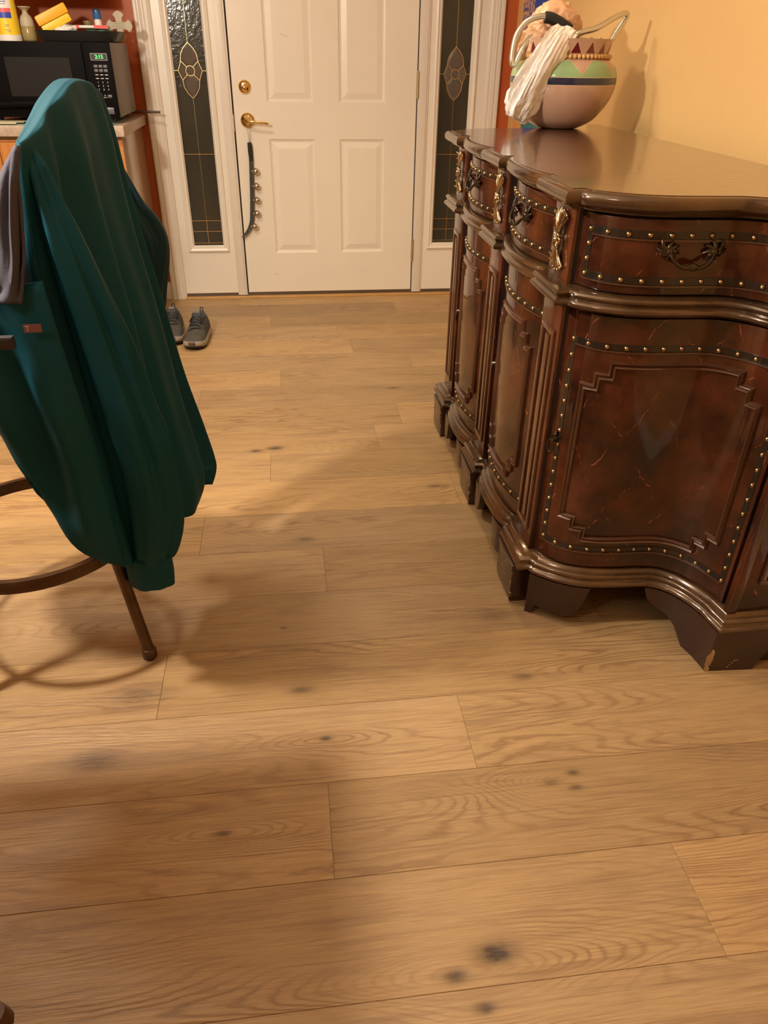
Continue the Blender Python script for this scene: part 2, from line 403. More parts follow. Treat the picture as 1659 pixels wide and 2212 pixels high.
w = MB(); w.box(-3.2, -.400, .0, .10, 0, 2.5)
structure(w.build('wall_back', ORANGE))
w = MB(); w.box(1.315, RX + .1, .0, .10, 0, 2.5)
structure(w.build('wall_back_right', ORANGE))
w = MB(); w.box(-.400, 1.315, .0, .10, 2.12, 2.5)
structure(w.build('wall_back_header', ORANGE))
w = MB(); w.box(RX, RX + .1, -7.0, .0, 0, 2.5); structure(w.build('wall_right', GOLDW))
w = MB(); w.box(-3.3, -3.2, -7.0, .1, 0, 2.5); structure(w.build('wall_left', GOLDW))
w = MB(); w.box(-3.3, RX + .1, -7.1, -7.0, 0, 2.5); structure(w.build('wall_front', GOLDW))
w = MB(); w.box(-3.3, RX + .1, -7.1, .1, 2.5, 2.6); structure(w.build('ceiling', CEIL))
w = MB(); w.box(-.455, -.417, -.014, 0, 0, .085); w.box(-.455, -.417, -.010, 0, .085, .092)
structure(w.build('baseboard_back', PAINT, bevel=.0015))
w = MB(); w.box(RX - .014, RX, -7, -.0, 0, .09); structure(w.build('baseboard_right', PAINT))

# fluted casings left and right of the door unit
def casing(name, x0, x1, flip):
    n = 24; V = []; prof = []
    ww = abs(x1 - x0)
    pts = [(0, 0), (0, .022), (.004, .026), (.014, .026), (.018, .020), (.024, .020), (.030, .024), (.036, .020), (.042, .020), (.048, .016), (.060, .016), (.066, .012), (ww - .004, .010), (ww, .004), (ww, 0)]
    m_ = MB(); A = []
    for z in (0, 2.12):
        for (a, b) in pts: A.append((x0 + (a if not flip else -a), -b, z))
    k = len(pts); Fc = [(i, i + 1, k + i + 1, k + i) for i in range(k - 1)] + [tuple(range(k)), tuple(range(2 * k - 1, k - 1, -1))]
    m_.add(A, Fc); return structure(m_.build(name, TRIMP, smooth=30))
casing('trim_1', -.417, -.340, False)
casing('trim_2', 1.332, 1.254, True)
# mullion posts between sidelights and door
for i, (a, b) in enumerate(((-.058, -.0075), (.920, .972))):
    m_ = MB(); m_.box(a, b, -.006, .10, 0.014, 2.08); lo, hi = a + .012, b - .012
    m_.box(lo - .003, hi + .003, -.010, -.006, .014, 2.08); structure(m_.build('trim_%d' % (i + 3), TRIMP, bevel=.0012))
m_ = MB(); m_.box(-.36, 1.27, -.004, .09, 2.05, 2.14); structure(m_.build('trim_5', TRIMP))
m_ = MB(); m_.box(-.345, 1.26, .002, .085, .0075, .026); structure(m_.build('trim_6', SILLM))
m_ = MB(); m_.box(-.345, 1.26, -.026, .01, .0, .0085); structure(m_.build('threshold', THRESH, bevel=.002))

# ---- raised panel helper (nested rings in the x/z plane, front at y)
def rings_panel(x0, x1, z0, z1, y, steps):
    """steps: list of (inset, depth) from the edge inwards; last one is filled"""
    V = []; Fc = []
    for (i, d) in steps:
        V += [(x0 + i, y + d, z0 + i), (x1 - i, y + d, z0 + i), (x1 - i, y + d, z1 - i), (x0 + i, y + d, z1 - i)]
    for s in range(len(steps) - 1):
        for k in range(4): Fc.append((s * 4 + k, s * 4 + (k + 1) % 4, s * 4 + 4 + (k + 1) % 4, s * 4 + 4 + k))
    q = 4 * (len(steps) - 1); Fc.append((q, q + 1, q + 2, q + 3)); return V, Fc
def slab_with_holes(m_, x0, x1, z0, z1, y, yb, holes):
    xs = sorted({x0, x1, *[h[0] for h in holes], *[h[1] for h in holes]}); zs = sorted({z0, z1, *[h[2] for h in holes], *[h[3] for h in holes]})
    for a, b in zip(xs[:-1], xs[1:]):
        for c, d in zip(zs[:-1], zs[1:]):
            mx, mz = (a + b) / 2, (c + d) / 2
            if any(h[0] < mx < h[1] and h[2] < mz < h[3] for h in holes): continue
            m_.add([(a, y, c), (b, y, c), (b, y, d), (a, y, d)], [(0, 1, 2, 3)])
    m_.add([(x0, y, z0), (x1, y, z0), (x1, y, z1), (x0, y, z1), (x0, yb, z0), (x1, yb, z0), (x1, yb, z1), (x0, yb, z1)],
           [(0, 1, 5, 4), (1, 2, 6, 5), (2, 3, 7, 6), (3, 0, 4, 7), (4, 5, 6, 7)])

# ---- front door
PR = [(.165, .396), (.523, .755)]; PZ = [(.236, .795), (.959, 1.62), (1.73, 1.93)]
holes = [(a, b, c, d) for (a, b) in PR for (c, d) in PZ]
m_ = MB(); slab_with_holes(m_, 0, .914, .026, 2.045, .003, .048, holes)
door = structure(mesh_obj('door_1', m_.v, m_.f, DOORP)); door['label'] = 'white six-panel front door with brass hardware'
for h in holes:
    V, Fc = rings_panel(*h, .003, [(0, 0), (.004, .0045), (.012, .0075), (.016, .0075), (.042, .0015), (.042, .0015)])
    mesh_obj('door_panel', V, Fc, DOORP, door)
m_ = MB(); m_.box(-.009, 0, .010, .05, .026, 2.05); m_.box(.914, .922, .010, .05, .026, 2.05); m_.box(0, .914, .012, .05, .018, .026)
m_.build('weatherstrip', BLACKG, door)
for z0 in (.187, .985, 1.78):
    m_ = MB(); m_.box(.911, .924, -.0075, .006, z0, z0 + .112); m_.lathe([(.0055, z0 - .004), (.0055, z0 + .116)], (.9172, -.009, 0), 10)
    m_.build('hinge', HINGE, door, smooth=40)
# scuffs on the door
m_ = MB()
for (a, b) in (((.245, 1.245), (.293, 1.228)), ((.150, .128), (.160, .124)), ((.16, .126), (.173, .118))):
    pts = [(a[0] + (b[0] - a[0]) * t, .0055 if a[1] > 1 else .0026, a[1] + (b[1] - a[1]) * t + .0015 * math.sin(t * 9)) for t in (0, .25, .5, .75, 1)]
    if a[1] > 1: pts = [(x, .0042, z) for x, y, z in pts]
    m_.tube(pts, [.0003, .0009, .0006, .0004, .0002], 5)
m_.build('scuff_mark', pm('scuff', (.28, .26, .23), .7), door)
# deadbolt and lever
m_ = MB(); m_.lathe([(.0, .026), (.0, .016), (.008, .018), (.020, .0155), (.027, .010), (.031, .004), (.031, 0)][::-1], (.061, .003, 1.024), 36, 'y', caps=False)
db = m_.build('deadbolt', BRASS, door, smooth=60)
m_ = MB(); m_.tube([(.043, -.022, 1.018), (.053, -.030, 1.023), (.070, -.030, 1.026), (.079, -.022, 1.031)], [.003, .0065, .0065, .003], 10, flat=.5)
m_.build('thumb_turn', BRASS, db, smooth=60)
m_ = MB(); m_.lathe([(.035, 0), (.035, .004), (.031, .009), (.022, .014), (.014, .018), (.0135, .045), (.011, .050), (.0, .052)], (.063, .003, .879), 36, 'y', caps=False)
lv = m_.build('lever_handle', BRASS, door, smooth=60)
m_ = MB(); m_.tube([(.062, -.048, .879), (.080, -.058, .878), (.105, -.060, .876), (.135, -.058, .872), (.160, -.054, .869), (.166, -.052, .869)], [.009, .0085, .0065, .0055, .0065, .004], 12)
m_.build('lever', BRASS, lv, smooth=60)
m_ = MB(); m_.box(-.0065, -.003, -.008, .006, .83, .905); m_.build('strike_plate', HINGE, door)

# ---- sidelights
def sidelight(idx, gx0, gx1):
    px0, px1 = gx0 - .076, gx1 + .059
    if idx == 2: px0, px1 = gx0 - .059, gx1 + .076
    m_ = MB(); slab_with_holes(m_, px0, px1, .026, 2.045, .0, .045, [(gx0 - .034, gx1 + .034, .246, 1.97)])
    root = structure(mesh_obj('window_%d' % idx, m_.v, m_.f, PAINT))
    root['label'] = ('left' if idx == 1 else 'right') + ' leaded-glass sidelight beside the door'
    V, Fc = rings_panel(gx0 - .034, gx1 + .034, .246, 1.97, 0, [(0, 0), (.003, -.009), (.010, -.012), (.020, -.006), (.026, -.006), (.034, .004), (.0342, .012)])
    mesh_obj('glazing_frame', V, Fc[:-1], PAINT, root)
    cxx = (gx0 + gx1) / 2; y = .008
    GAP = 0
    # brass came lines (x offset from the centre, z)
    m_ = MB(); r = .0021
    def ln(P, rr=r): m_.tube([(cxx + a, y - .001, b) for a, b in P], rr, 6)
    hw = (gx1 - gx0) / 2
    for z in (.4055, .3515, .2925, .725): ln([(-hw, z), (hw, z)])
    ln([(0, .292), (0, .4055)])
    ln([(0, 1.204), (-.020, 1.185), (-.036, 1.160), (-.042, 1.128)]); ln([(0, 1.204), (.020, 1.185), (.036, 1.160), (.042, 1.128)])
    ln([(0, .973), (-.020, .992), (-.036, 1.018), (-.040, 1.049)]); ln([(0, .973), (.020, .992), (.036, 1.018), (.040, 1.049)])
    for sx in (-1, 1):
        ln([(sx * hw, 1.089), (sx * .057, 1.089), (sx * .040, 1.049)]); ln([(sx * .057, 1.089), (sx * .040, 1.128)])
        ln([(sx * .040, 1.128), (sx * .015, 1.104)]); ln([(sx * .040, 1.049), (sx * .015, 1.073)])
    ln([(.021 * math.cos(a * PI / 10), 1.088 + .021 * math.sin(a * PI / 10)) for a in range(21)])
    for (a, b) in ((0, 1.204), (-.040, 1.128), (.040, 1.128), (-.040, 1.049), (.040, 1.049), (0, .975), (0, .725), (0, .4055)):
        m_.lathe([(0, -.004), (.003, -.003), (.0035, 0), (0, .001)], (cxx + a, y, b), 8, 'y', caps=False)
    ln([(0, .4055), (0, .725), (0, .973)], .0009); ln([(0, 1.204), (0, 1.97)], .0013 if idx == 2 else .0007)
    m_.build('brass_came', CAME, root, smooth=50)
    # panes
    zs = [.285, .3515, .4055, .725, 1.97]
    for k in range(4):
        parts = [(gx0, gx1)] if k > 1 else [(gx0, cxx), (cxx, gx1)]
        for (a, b) in parts:
            mm = MB(); mm.box(a, b, y, y + .004, zs[k], zs[k + 1]); mm.build('glass_pane', GLASS, root)
    def bev(P):
        c = Vector((sum(p[0] for p in P) / len(P), sum(p[1] for p in P) / len(P)))
        V = [(cxx + p[0], y - .0006, p[1]) for p in P] + [(cxx + c.x + (p[0] - c.x) * .74, y - .004, c.y + (p[1] - c.y) * .74) for p in P]
        n = len(P); mesh_obj('bevelled_piece', V, [(i, (i + 1) % n, n + (i + 1) % n, n + i) for i in range(n)] + [tuple(range(n, 2 * n))], BEVELG, root)
    bev([(0, 1.201), (-.019, 1.184), (-.035, 1.160), (-.040, 1.131), (-.014, 1.106), (0, 1.111), (.014, 1.106), (.040, 1.131), (.035, 1.160), (.019, 1.184)])
    bev([(0, .976), (-.019, .993), (-.035, 1.018), (-.038, 1.047), (-.013, 1.071), (0, 1.065), (.013, 1.071), (.038, 1.047), (.035, 1.018), (.019, .993)])
    for sx in (-1, 1): bev([(sx * .055, 1.089), (sx * .040, 1.125), (sx * .017, 1.103), (sx * .023, 1.088), (sx * .017, 1.074), (sx * .040, 1.052)][::sx])
    bev([(.019 * math.cos(a * PI / 8), 1.088 + .019 * math.sin(a * PI / 8)) for a in range(16)])
sidelight(1, -.268, -.116)
sidelight(2, 1.030, 1.182)
# outside: porch floor, a hedge seen dimly through the left pane, an unseen lamp added for it
m_ = MB(); m_.box(-2.5, 3, .12, 4, -.2, -.15); structure(m_.build('porch_floor', BRICK))
m_ = MB(); rnd = random.Random(3)
for i in range(900):
    a, b, c = rnd.gauss(0, .32), rnd.gauss(0, .25), rnd.gauss(0, .26)
    p = Vector((-.80 + a, 1.5 + b, 1.55 + c)); q = Vector((rnd.uniform(-1, 1), rnd.uniform(-1, 1), rnd.uniform(-1, 1))).normalized() * .05; t = q.orthogonal().normalized() * .025
    m_.add([p - q, p + t, p + q, p - t], [(0, 1, 2, 3)])
m_.tube([(-.8, 1.5, -.15), (-.8, 1.5, 1.5)], .03, 8)
hd = m_.build('shrub', HEDGE); tag(hd, 'dim green shrub outside seen through the left sidelight glass', 'shrub')
lamp('hedge_fill_light', 'POINT', (3.2, 2.0, 2.8), 45, (.75, .85, 1.0), 1.2)  # added lamp, out of view to the side, brightens the hedge

# ---- sleigh bell strap hanging from the lever
st = thing('bell_strap', 'black strap with five round bells hanging from the door lever', 'door chime', (.063, -.03, .865))
m_ = MB(); m_.tube([(.055, -.020, .868), (.060, -.018, .83), (.065, -.016, .778)], .0008, 5); m_.tube([(.076, -.020, .868), (.070, -.018, .83), (.066, -.016, .778)], .0008, 5)
m_.tube([(.055, -.020, .868), (.058, -.03, .898), (.068, -.03, .900), (.076, -.020, .868)], .0008, 5)
keep(m_.build('cord', STRAP), st)
path = catmull([(.064, -.014, .780), (.066, -.013, .74), (.066, -.012, .70), (.062, -.012, .62), (.058, -.012, .54), (.052, -.013, .46), (.044, -.014, .40), (.022, -.017, .355), (-.008, -.020, .325)], 5)
V = []
for i, p in enumerate(path):
    hw = .0105 if i < len(path) - 3 else .0105 - .0022 * (i - len(path) + 3)
    V += [(p.x - hw, p.y, p.z), (p.x + hw, p.y - .001, p.z), (p.x + hw, p.y + .004, p.z), (p.x - hw, p.y + .004, p.z)]
n = len(path); Fc = [(4 * i + k, 4 * i + (k + 1) % 4, 4 * i + 4 + (k + 1) % 4, 4 * i + 4 + k) for i in range(n - 1) for k in range(4)] + [(3, 2, 1, 0), (4 * n - 4, 4 * n - 3, 4 * n - 2, 4 * n - 1)]
keep(mesh_obj('strap', V, Fc, STRAP, smooth=40), st)
m_ = MB(); m_.tube([(.064, -.016, .782), (.065, -.017, .74), (.066, -.016, .70)], [.010, .011, .009], 8, flat=.6); keep(m_.build('strap_wrap', RUBBER, smooth=60), st)
for (bx, bz) in ((.083, .648), (.082, .578), (.080, .510), (.075, .444), (.057, .379)):
    m_ = MB(); R0 = .0168
    m_.lathe([(R0 * math.sin(a * PI / 12), -R0 * math.cos(a * PI / 12)) for a in range(13)], (0, 0, 0), 18, 'x', caps=False)
    m_.cur = 1; m_.box(-.002, .0145, -.0160, -.0150, -.0012, .0012); m_.lathe([(.0, -.0163), (.0028, -.0163), (.0028, -.0150)], (0, 0, 0), 8, 'y', caps=False)
    m_.cur = 0
    m_.tube([(-.022, .004, 0), (-.012, .002, 0)], .0025, 6)
    bl = m_.build('bell', None, None, 60, mats=[STEEL, RUBBER]); bl.location = (bx + .003, -.020, bz); keep(bl, st)

# ------------------------------------------------------------------ sideboard
YC = -2.252
def mir(P): return [(x, 2 * YC - y) for (x, y) in P][::-1]
END_F = [(.786, -2.776), (.797, -2.800), (.806, -2.822), (.828, -2.848), (.860, -2.865), (.900, -2.876), (.950, -2.881), (1.0, -2.883), (1.045, -2.891), (1.085, -2.918), (1.112, -2.958), (1.130, -3.005), (1.142, -3.055)]
BAY_F = [(.800, -2.310), (.786, -2.332), (.772, -2.385), (.764, -2.440), (.761, -2.487), (.764, -2.535), (.772, -2.590), (.786, -2.640), (.800, -2.664)]
class Face:
    def __init__(s, P):
        s.p = catmull([(a, b, 0) for a, b in P], 10); s.s = [0]
        for a, b in zip(s.p[:-1], s.p[1:]): s.s.append(s.s[-1] + (b - a).length)
        s.len = s.s[-1]
    def at(s, d, off=0, z=0):
        d = min(max(d, -.05), s.len + .05); i = 0
        while i < len(s.s) - 2 and s.s[i + 1] < d: i += 1
        a, b = s.p[i], s.p[i + 1]; t = (d - s.s[i]) / max(s.s[i + 1] - s.s[i], 1e-9); p = a + (b - a) * t
        def tn(k): k = max(0, min(k, len(s.p) - 2)); return (s.p[k + 1] - s.p[k]).normalized()
        w_ = min(max(t, 0), 1); tt = (tn(i - 1) * (1 - w_) * .5 + tn(i) * .5 + tn(i + 1) * w_ * .5).normalized()
        nrm = Vector((tt.y, -tt.x, 0)); q = p + nrm * off; return Vector((q.x, q.y, z))
    def nrm(s, d): return (s.at(d, .01) - s.at(d, 0)).normalized()
    def slab(s, m_, s0, s1, z0, z1, o0, o1, n=28):
        V = []; 
        for i in range(n + 1):
            d = s0 + (s1 - s0) * i / n
            V += [s.at(d, o0, z0), s.at(d, o1, z0), s.at(d, o1, z1), s.at(d, o0, z1)]
        Fc = [(4 * i + k, 4 * i + (k + 1) % 4, 4 * i + 4 + (k + 1) % 4, 4 * i + 4 + k) for i in range(n) for k in range(4)] + [(3, 2, 1, 0), (4 * n, 4 * n + 1, 4 * n + 2, 4 * n + 3)]
        m_.add(V, Fc)
    def ribbon(s, m_, path, wd, hgt, closed=True):
        """double-bead moulding following a path in (s, z) on the face, mitred corners"""
        P = [Vector((a, b)) for a, b in path]
        # subdivide horizontal runs
        Q = []; n = len(P)
        for i in range(n):
            a, b = P[i], P[(i + 1) % n]; k = max(1, int(abs((b - a).x) / .012))
            for j in range(k): Q.append((a + (b - a) * j / k, j == 0))
        n = len(Q); prof = [(-.5, 0), (-.46, .6), (-.30, 1.0), (-.12, .75), (0, .45), (.12, .75), (.30, 1.0), (.46, .6), (.5, 0)]
        V = []
        for i in range(n):
            p = Q[i][0]; a = (p - Q[i - 1][0]).normalized(); b = (Q[(i + 1) % n][0] - p).normalized()
            na, nb = Vector((a.y, -a.x)), Vector((b.y, -b.x)); mm = (na + nb); mm = mm / max(mm.dot(na), .3) if mm.length > 1e-6 else na
            for (o, h) in prof:
                q = p + mm * (o * wd); V.append(s.at(q.x, h * hgt, q.y))
        m = len(prof); Fc = [(i * m + k, i * m + k + 1, ((i + 1) % n) * m + k + 1, ((i + 1) % n) * m + k) for i in range(n) for k in range(m - 1)]
        m_.add(V, Fc)
SB = thing('sideboard', 'dark serpentine sideboard with nailhead trim and gilt mounts beside the golden wall', 'sideboard', (1.05, YC, 0))
def sb(o): return keep(o, SB)
# carcass: solid body behind the faces
out = [(1.30, 2 * YC + 3.050)] + mir([(.806, -2.805)] + [(a + .012, b + .014) for a, b in END_F[2:]]) + [(.80, 2 * YC + 2.785)]
body = mir([(.812, -2.800), (.822, -2.830), (.845, -2.847), (.88, -2.860), (.95, -2.865), (1.0, -2.867), (1.05, -2.878), (1.10, -2.915), (1.125, -2.96), (1.145, -3.01), (1.152, -3.050), (1.30, -3.050)])
body += [(.812, 2 * YC + 2.66), (.812, -2.310), (.812, -2.664)]
body += [(.812, -2.800), (.822, -2.830), (.845, -2.847), (.88, -2.860), (.95, -2.865), (1.0, -2.867), (1.05, -2.878), (1.10, -2.915), (1.125, -2.96), (1.145, -3.01), (1.152, -3.050), (1.30, -3.050)]
def prism(m_, P, z0, z1):
    n = len(P); m_.add([(a, b, z0) for a, b in P] + [(a, b, z1) for a, b in P], [(i, (i + 1) % n, n + (i + 1) % n, n + i) for i in range(n)] + [tuple(range(n - 1, -1, -1)), tuple(range(n, 2 * n))])
m_ = MB(); prism(m_, body, .118, .950); sb(m_.build('carcass', DARK))
# contour for the mouldings (outer line), pedestals step forward
END_M = [(.771, -2.822), (.776, -2.830), (.797, -2.849), (.825, -2.869), (.860, -2.887), (.900, -2.897), (.95, -2.902), (1.0, -2.904), (1.035, -2.909), (1.068, -2.930), (1.092, -2.966), (1.110, -3.015)]
BAY_M = [(.766, -2.335), (.755, -2.36), (.745, -2.41), (.740, -2.487), (.745, -2.56), (.755, -2.612), (.766, -2.636)]
def fine(P, n=5): return [(v.x, v.y) for v in catmull([(a, b, 0) for a, b in P], n)]
near_end = fine(END_M) + [(1.120, -3.082), (1.312, -3.082)]
half = [(.742, -2.652), (.742, -2.812), (.768, -2.812)] + near_end
bay = fine(BAY_M)
bay_far = [(a, 2 * YC - b) for a, b in bay][::-1]
CONT = mir(half) + [(.768, 2 * YC + 2.652)] * 0 + [(.764, 2 * YC + 2.652)] + bay_far + [(.764, -2.172), (.742, -2.172), (.742, -2.332), (.764, -2.332)] + bay[1:-1] + [(.764, -2.652)] + half
def sweep(name, prof, mat, cont=CONT, smooth=38):
    P = [Vector(p) for p in cont]; n = len(P); V = []
    for i in range(n):
        p = P[i]; a = (p - P[i - 1]).normalized() if i else (P[1] - P[0]).normalized(); b = (P[i + 1] - p).normalized() if i < n - 1 else a
        na, nb = Vector((a.y, -a.x)), Vector((b.y, -b.x)); mm = na + nb; mm = mm / max(mm.dot(na), .45)
        for (o, z) in prof: q = p + mm * o; V.append((q.x, q.y, z))
    m = len(prof); Fc = [(i * m + k, i * m + (k + 1) % m, (i + 1) * m + (k + 1) % m, (i + 1) * m + k) for i in range(n - 1) for k in range(m)]
    Fc += [tuple(range(m)), tuple((n - 1) * m + k for k in range(m - 1, -1, -1))]
    m_ = MB(); m_.add(V, Fc); return sb(m_.build(name, mat, smooth=smooth))
def arc(cx, cz, r, a0, a1, n=6, rz=None): return [(cx + r * math.cos(math.radians(a0 + (a1 - a0) * i / n)), cz + (rz or r) * math.sin(math.radians(a0 + (a1 - a0) * i / n))) for i in range(n + 1)]
sweep('top_moulding', [(-.05, .944)] + [(-.012, .944), (-.010, .9475), (-.004, .950)] + arc(-.002, .9655, .0125, -85, 88, 8, .0135) + [(-.05, .979)], MOULD)
TOPC = [(v[0], v[1]) for v in CONT]
def inset(P, d):
    P = [Vector(p) for p in P]; n = len(P); o = []
    for i in range(n):
        a = (P[i] - P[i - 1]).normalized() if i else (P[1] - P[0]).normalized(); b = (P[i + 1] - P[i]).normalized() if i < n - 1 else a
        na, nb = Vector((a.y, -a.x)), Vector((b.y, -b.x)); mm = na + nb; mm = mm / max(mm.dot(na), .5); q = P[i] + mm * d; o.append((q.x, q.y))
    return o
TP = inset(CONT, -.006); m_ = MB(); n = len(TP)
m_.add([(a, b, .960) for a, b in TP] + [(a, b, .9803) for a, b in TP], [(i, (i + 1) % n, n + (i + 1) % n, n + i) for i in range(n)])
top = MB(); top.v = m_.v; top.f = m_.f + [tuple(range(n, 2 * n))]; top.mi = [0] * len(top.f)
sb(top.build('top', TOPM))
sweep('waist_moulding', [(-.06, .760), (-.018, .760), (-.014, .764)] + arc(-.010, .7735, .013, -80, 60, 6, .0085) + [(-.006, .783)] + arc(-.012, .7915, .011, -50, 85, 5, .0075) + [(-.022, .8005), (-.06, .8015)], MOULD)
sweep('base_moulding', [(-.06, .114), (-.010, .114), (-.006, .116)] + arc(-.010, .1245, .013, -75, 60, 6, .0085) + [(-.006, .134)] + arc(-.012, .1430, .010, -60, 70, 5, .0075) + [(-.013, .1515), (-.016, .156), (-.021, .160), (-.06, .162)], MOULD)
# nails share one mesh
nm = MB(); nm.lathe([(.0054, -.001), (.0054, .0004), (.0046, .0024), (.0026, .0041), (.0, .0048)], (0, 0, 0), 10, 'z', caps=False)
nail0 = nm.build('nail', NAIL, smooth=80); nail_me = nail0.data; bpy.data.objects.remove(nail0)
def nail(face, s, z, parent, off=.0034):
    p = face.at(s, off, z); nr = face.nrm(s); o = bpy.data.objects.new('nail', nail_me); COL.objects.link(o)
    o.parent = parent; o.matrix_parent_inverse = Matrix.Identity(4)
    o.rotation_mode = 'QUATERNION'; o.rotation_quaternion = nr.to_track_quat('Z', 'Y'); o.location = p
def part(o, parent):
    """child of a sideboard part; coordinates are world ones"""
    o.parent = parent; return o

def nail_frame(face, s0, s1, z0, z1, parent, wd=.007, sides=True):
    segs = [(s0 - wd, s1 + wd, z1 - wd, z1 + wd, 26), (s0 - wd, s1 + wd, z0 - wd, z0 + wd, 26)]
    if sides: segs += [(ss - wd, ss + wd, z0 + wd, z1 - wd, 1) for ss in (s0, s1)]
    for (a, b, c, d, n) in segs:
        m_ = MB(); face.slab(m_, a, b, c, d, 0, .0030, n); part(m_.build('nail_band', BAND), parent)
    # thin bright lips
def lip(face, s0, s1, z, parent):
    m_ = MB(); face.slab(m_, s0, s1, z - .0012, z + .0012, .003, .0062, 26); part(m_.build('band_edge', PMOULD), parent)

def drop_pull(face, s, z, parent):
    p = face.at(s, .006, z); nr = face.nrm(s); m_ = MB()
    a = nr.orthogonal().normalized()
    m_.tube([p - nr * .004, p + nr * .006, p + nr * .014], [.009, .007, .004], 10)
    c = p + nr * .012; tang = Vector((-nr.y, nr.x, 0))
    ring = [c + tang * (.008 * math.sin(k * PI / 8)) + Vector((0, 0, -.015 + .016 * math.cos(k * PI / 8))) for k in range(17)]
    m_.tube(ring, .0022, 7)
    m_.tube([p + Vector((0, 0, .010)), p + Vector((0, 0, .018))], [.006, .002], 8)
    part(m_.build('drop_pull', BRONZE, smooth=60), parent)

def bail_pull(face, s, z, parent, hw=.052):
    m_ = MB(); rnd = random.Random(5)
    def P(ds, dz, o): return face.at(s + ds, o, z + dz)
    for sg in (-1, 1):
        c = sg * hw
        # leafy backplate: fan of tapered curls round a boss
        for k, (a, l) in enumerate(((20, .030), (62, .024), (100, .022), (150, .020), (205, .022), (250, .018), (300, .016), (340, .024))):
            an = math.radians(a); pts = []
            for t in (0, .35, .7, 1):
                rr = l * t; tw = an + t * .7
                pts.append(P(c + sg * rr * math.cos(tw), rr * math.sin(tw) * .8, .007 + .004 * math.sin(t * PI)))
            m_.tube(pts, [.0075, .0062, .0040, .0016], 6)
        m_.tube([P(c, 0, .004), P(c, 0, .012), P(c, -.002, .018)], [.011, .009, .004], 10)
    pts = [P(-hw, -.002, .014), P(-hw * .86, -.011, .020), P(-hw * .62, -.020, .023), P(-hw * .3, -.025, .024), P(0, -.020, .024), P(hw * .3, -.025, .024), P(hw * .62, -.020, .023), P(hw * .86, -.011, .020), P(hw, -.002, .014)]
    m_.tube(catmull(pts, 4), [.0028 + .0016 * math.sin(PI * i / 32) for i in range(33)], 8)
    m_.tube([P(-.008, -.027, .024), P(0, -.025, .025), P(.008, -.027, .024)], [.003, .006, .003], 8)
    part(m_.build('bail_pull', BRONZE, smooth=60), parent)

def stepped(s0, s1, z0, z1, ds=.0265, dz=.026):
    P = []
    def corner(x, z, sx, sz, rev):
        q = [(x + 2 * ds * sx, z), (x + 2 * ds * sx, z + dz * sz), (x + ds * sx, z + dz * sz), (x + ds * sx, z + 2 * dz * sz), (x, z + 2 * dz * sz)]
        return q[::-1] if rev else q
    P += corner(s0, z1, 1, -1, True)      # top left going right
    P += corner(s1, z1, -1, -1, False)    # top right going down
    P += corner(s1, z0, -1, 1, True)
    P += corner(s0, z0, 1, 1, False)
    return P

def bay_unit(P, kind, dlabel):
    fc = Face(P); Ln = fc.len
    lo, hi = (.004, Ln - .020) if kind == 'end' else ((.020, Ln - .004) if kind == 'far' else (.004, Ln - .004))
    # drawer
    m_ = MB(); fc.slab(m_, lo, hi, .803, .938, -.012, .002, 40)
    dr = sb(m_.build('drawer', VEN, bevel=.002)); 
    if dlabel: dr['label'] = dlabel
    a, b = (.031, .445) if kind == 'end' else (.030, Ln - .030)
    vis = kind != 'far'
    nail_frame(fc, a, b, .8285, .911, dr, sides=(kind == 'end'))
    lip(fc, a + .008, b, .9025, dr); lip(fc, a - .006, b, .8200, dr)
    if vis:
        n = round((b - a) / .0385)
        for z in (.911, .8285):
            for i in range(n + 1): nail(fc, a + (b - a) * i / n, z, dr)
        if kind == 'end':
            for ss in (a, b):
                for z in (.884, .856): nail(fc, ss, z, dr)
        bail_pull(fc, .222 if kind == 'end' else Ln / 2, .884, dr, .042 if kind == 'end' else .042)
    # door
    m_ = MB(); fc.slab(m_, lo, hi, .166, .757, -.012, .002, 40)
    do = sb(m_.build('door', VEN, bevel=.002))
    a, b = (.031, .470) if kind == 'end' else (.030, Ln - .030)
    nail_frame(fc, a, b, .216, .698, do, sides=(kind == 'end'))
    lip(fc, a + .008, b, .6895, do); lip(fc, a, b, .2075, do)
    if vis:
        n = round((b - a) / .037)
        for z in (.698, .216):
            for i in range(n + 1): nail(fc, a + (b - a) * i / n, z, do)
        if kind == 'end':
            for ss in (a, b):
                for i in range(1, 14): nail(fc, ss, .216 + (.698 - .216) * i / 14, do)
    m_ = MB()
    if kind == 'end': pth = stepped(.070, .432, .243, .662)
    else: pth = stepped(.062, Ln - .062, .250, .655, .022, .026)
    # raised veneer field inside the stepped frame
    fc.ribbon(m_, pth, .0150, .0095); part(m_.build('panel_moulding', PMOULD, smooth=50), do)
    if vis: drop_pull(fc, .024 if kind == 'end' else .040, .470, do)
    return fc
bay_unit(mir(END_F), 'far', None)
bay_unit([(a, b - 2 * (YC - YC) + (2 * YC - (-2.310 - 2.664)) * 0 + .4725) for a, b in BAY_F], 'bay', None)
bay_unit(BAY_F, 'bay', None)
EF = Face(END_F); bay_unit(END_F, 'end', None)
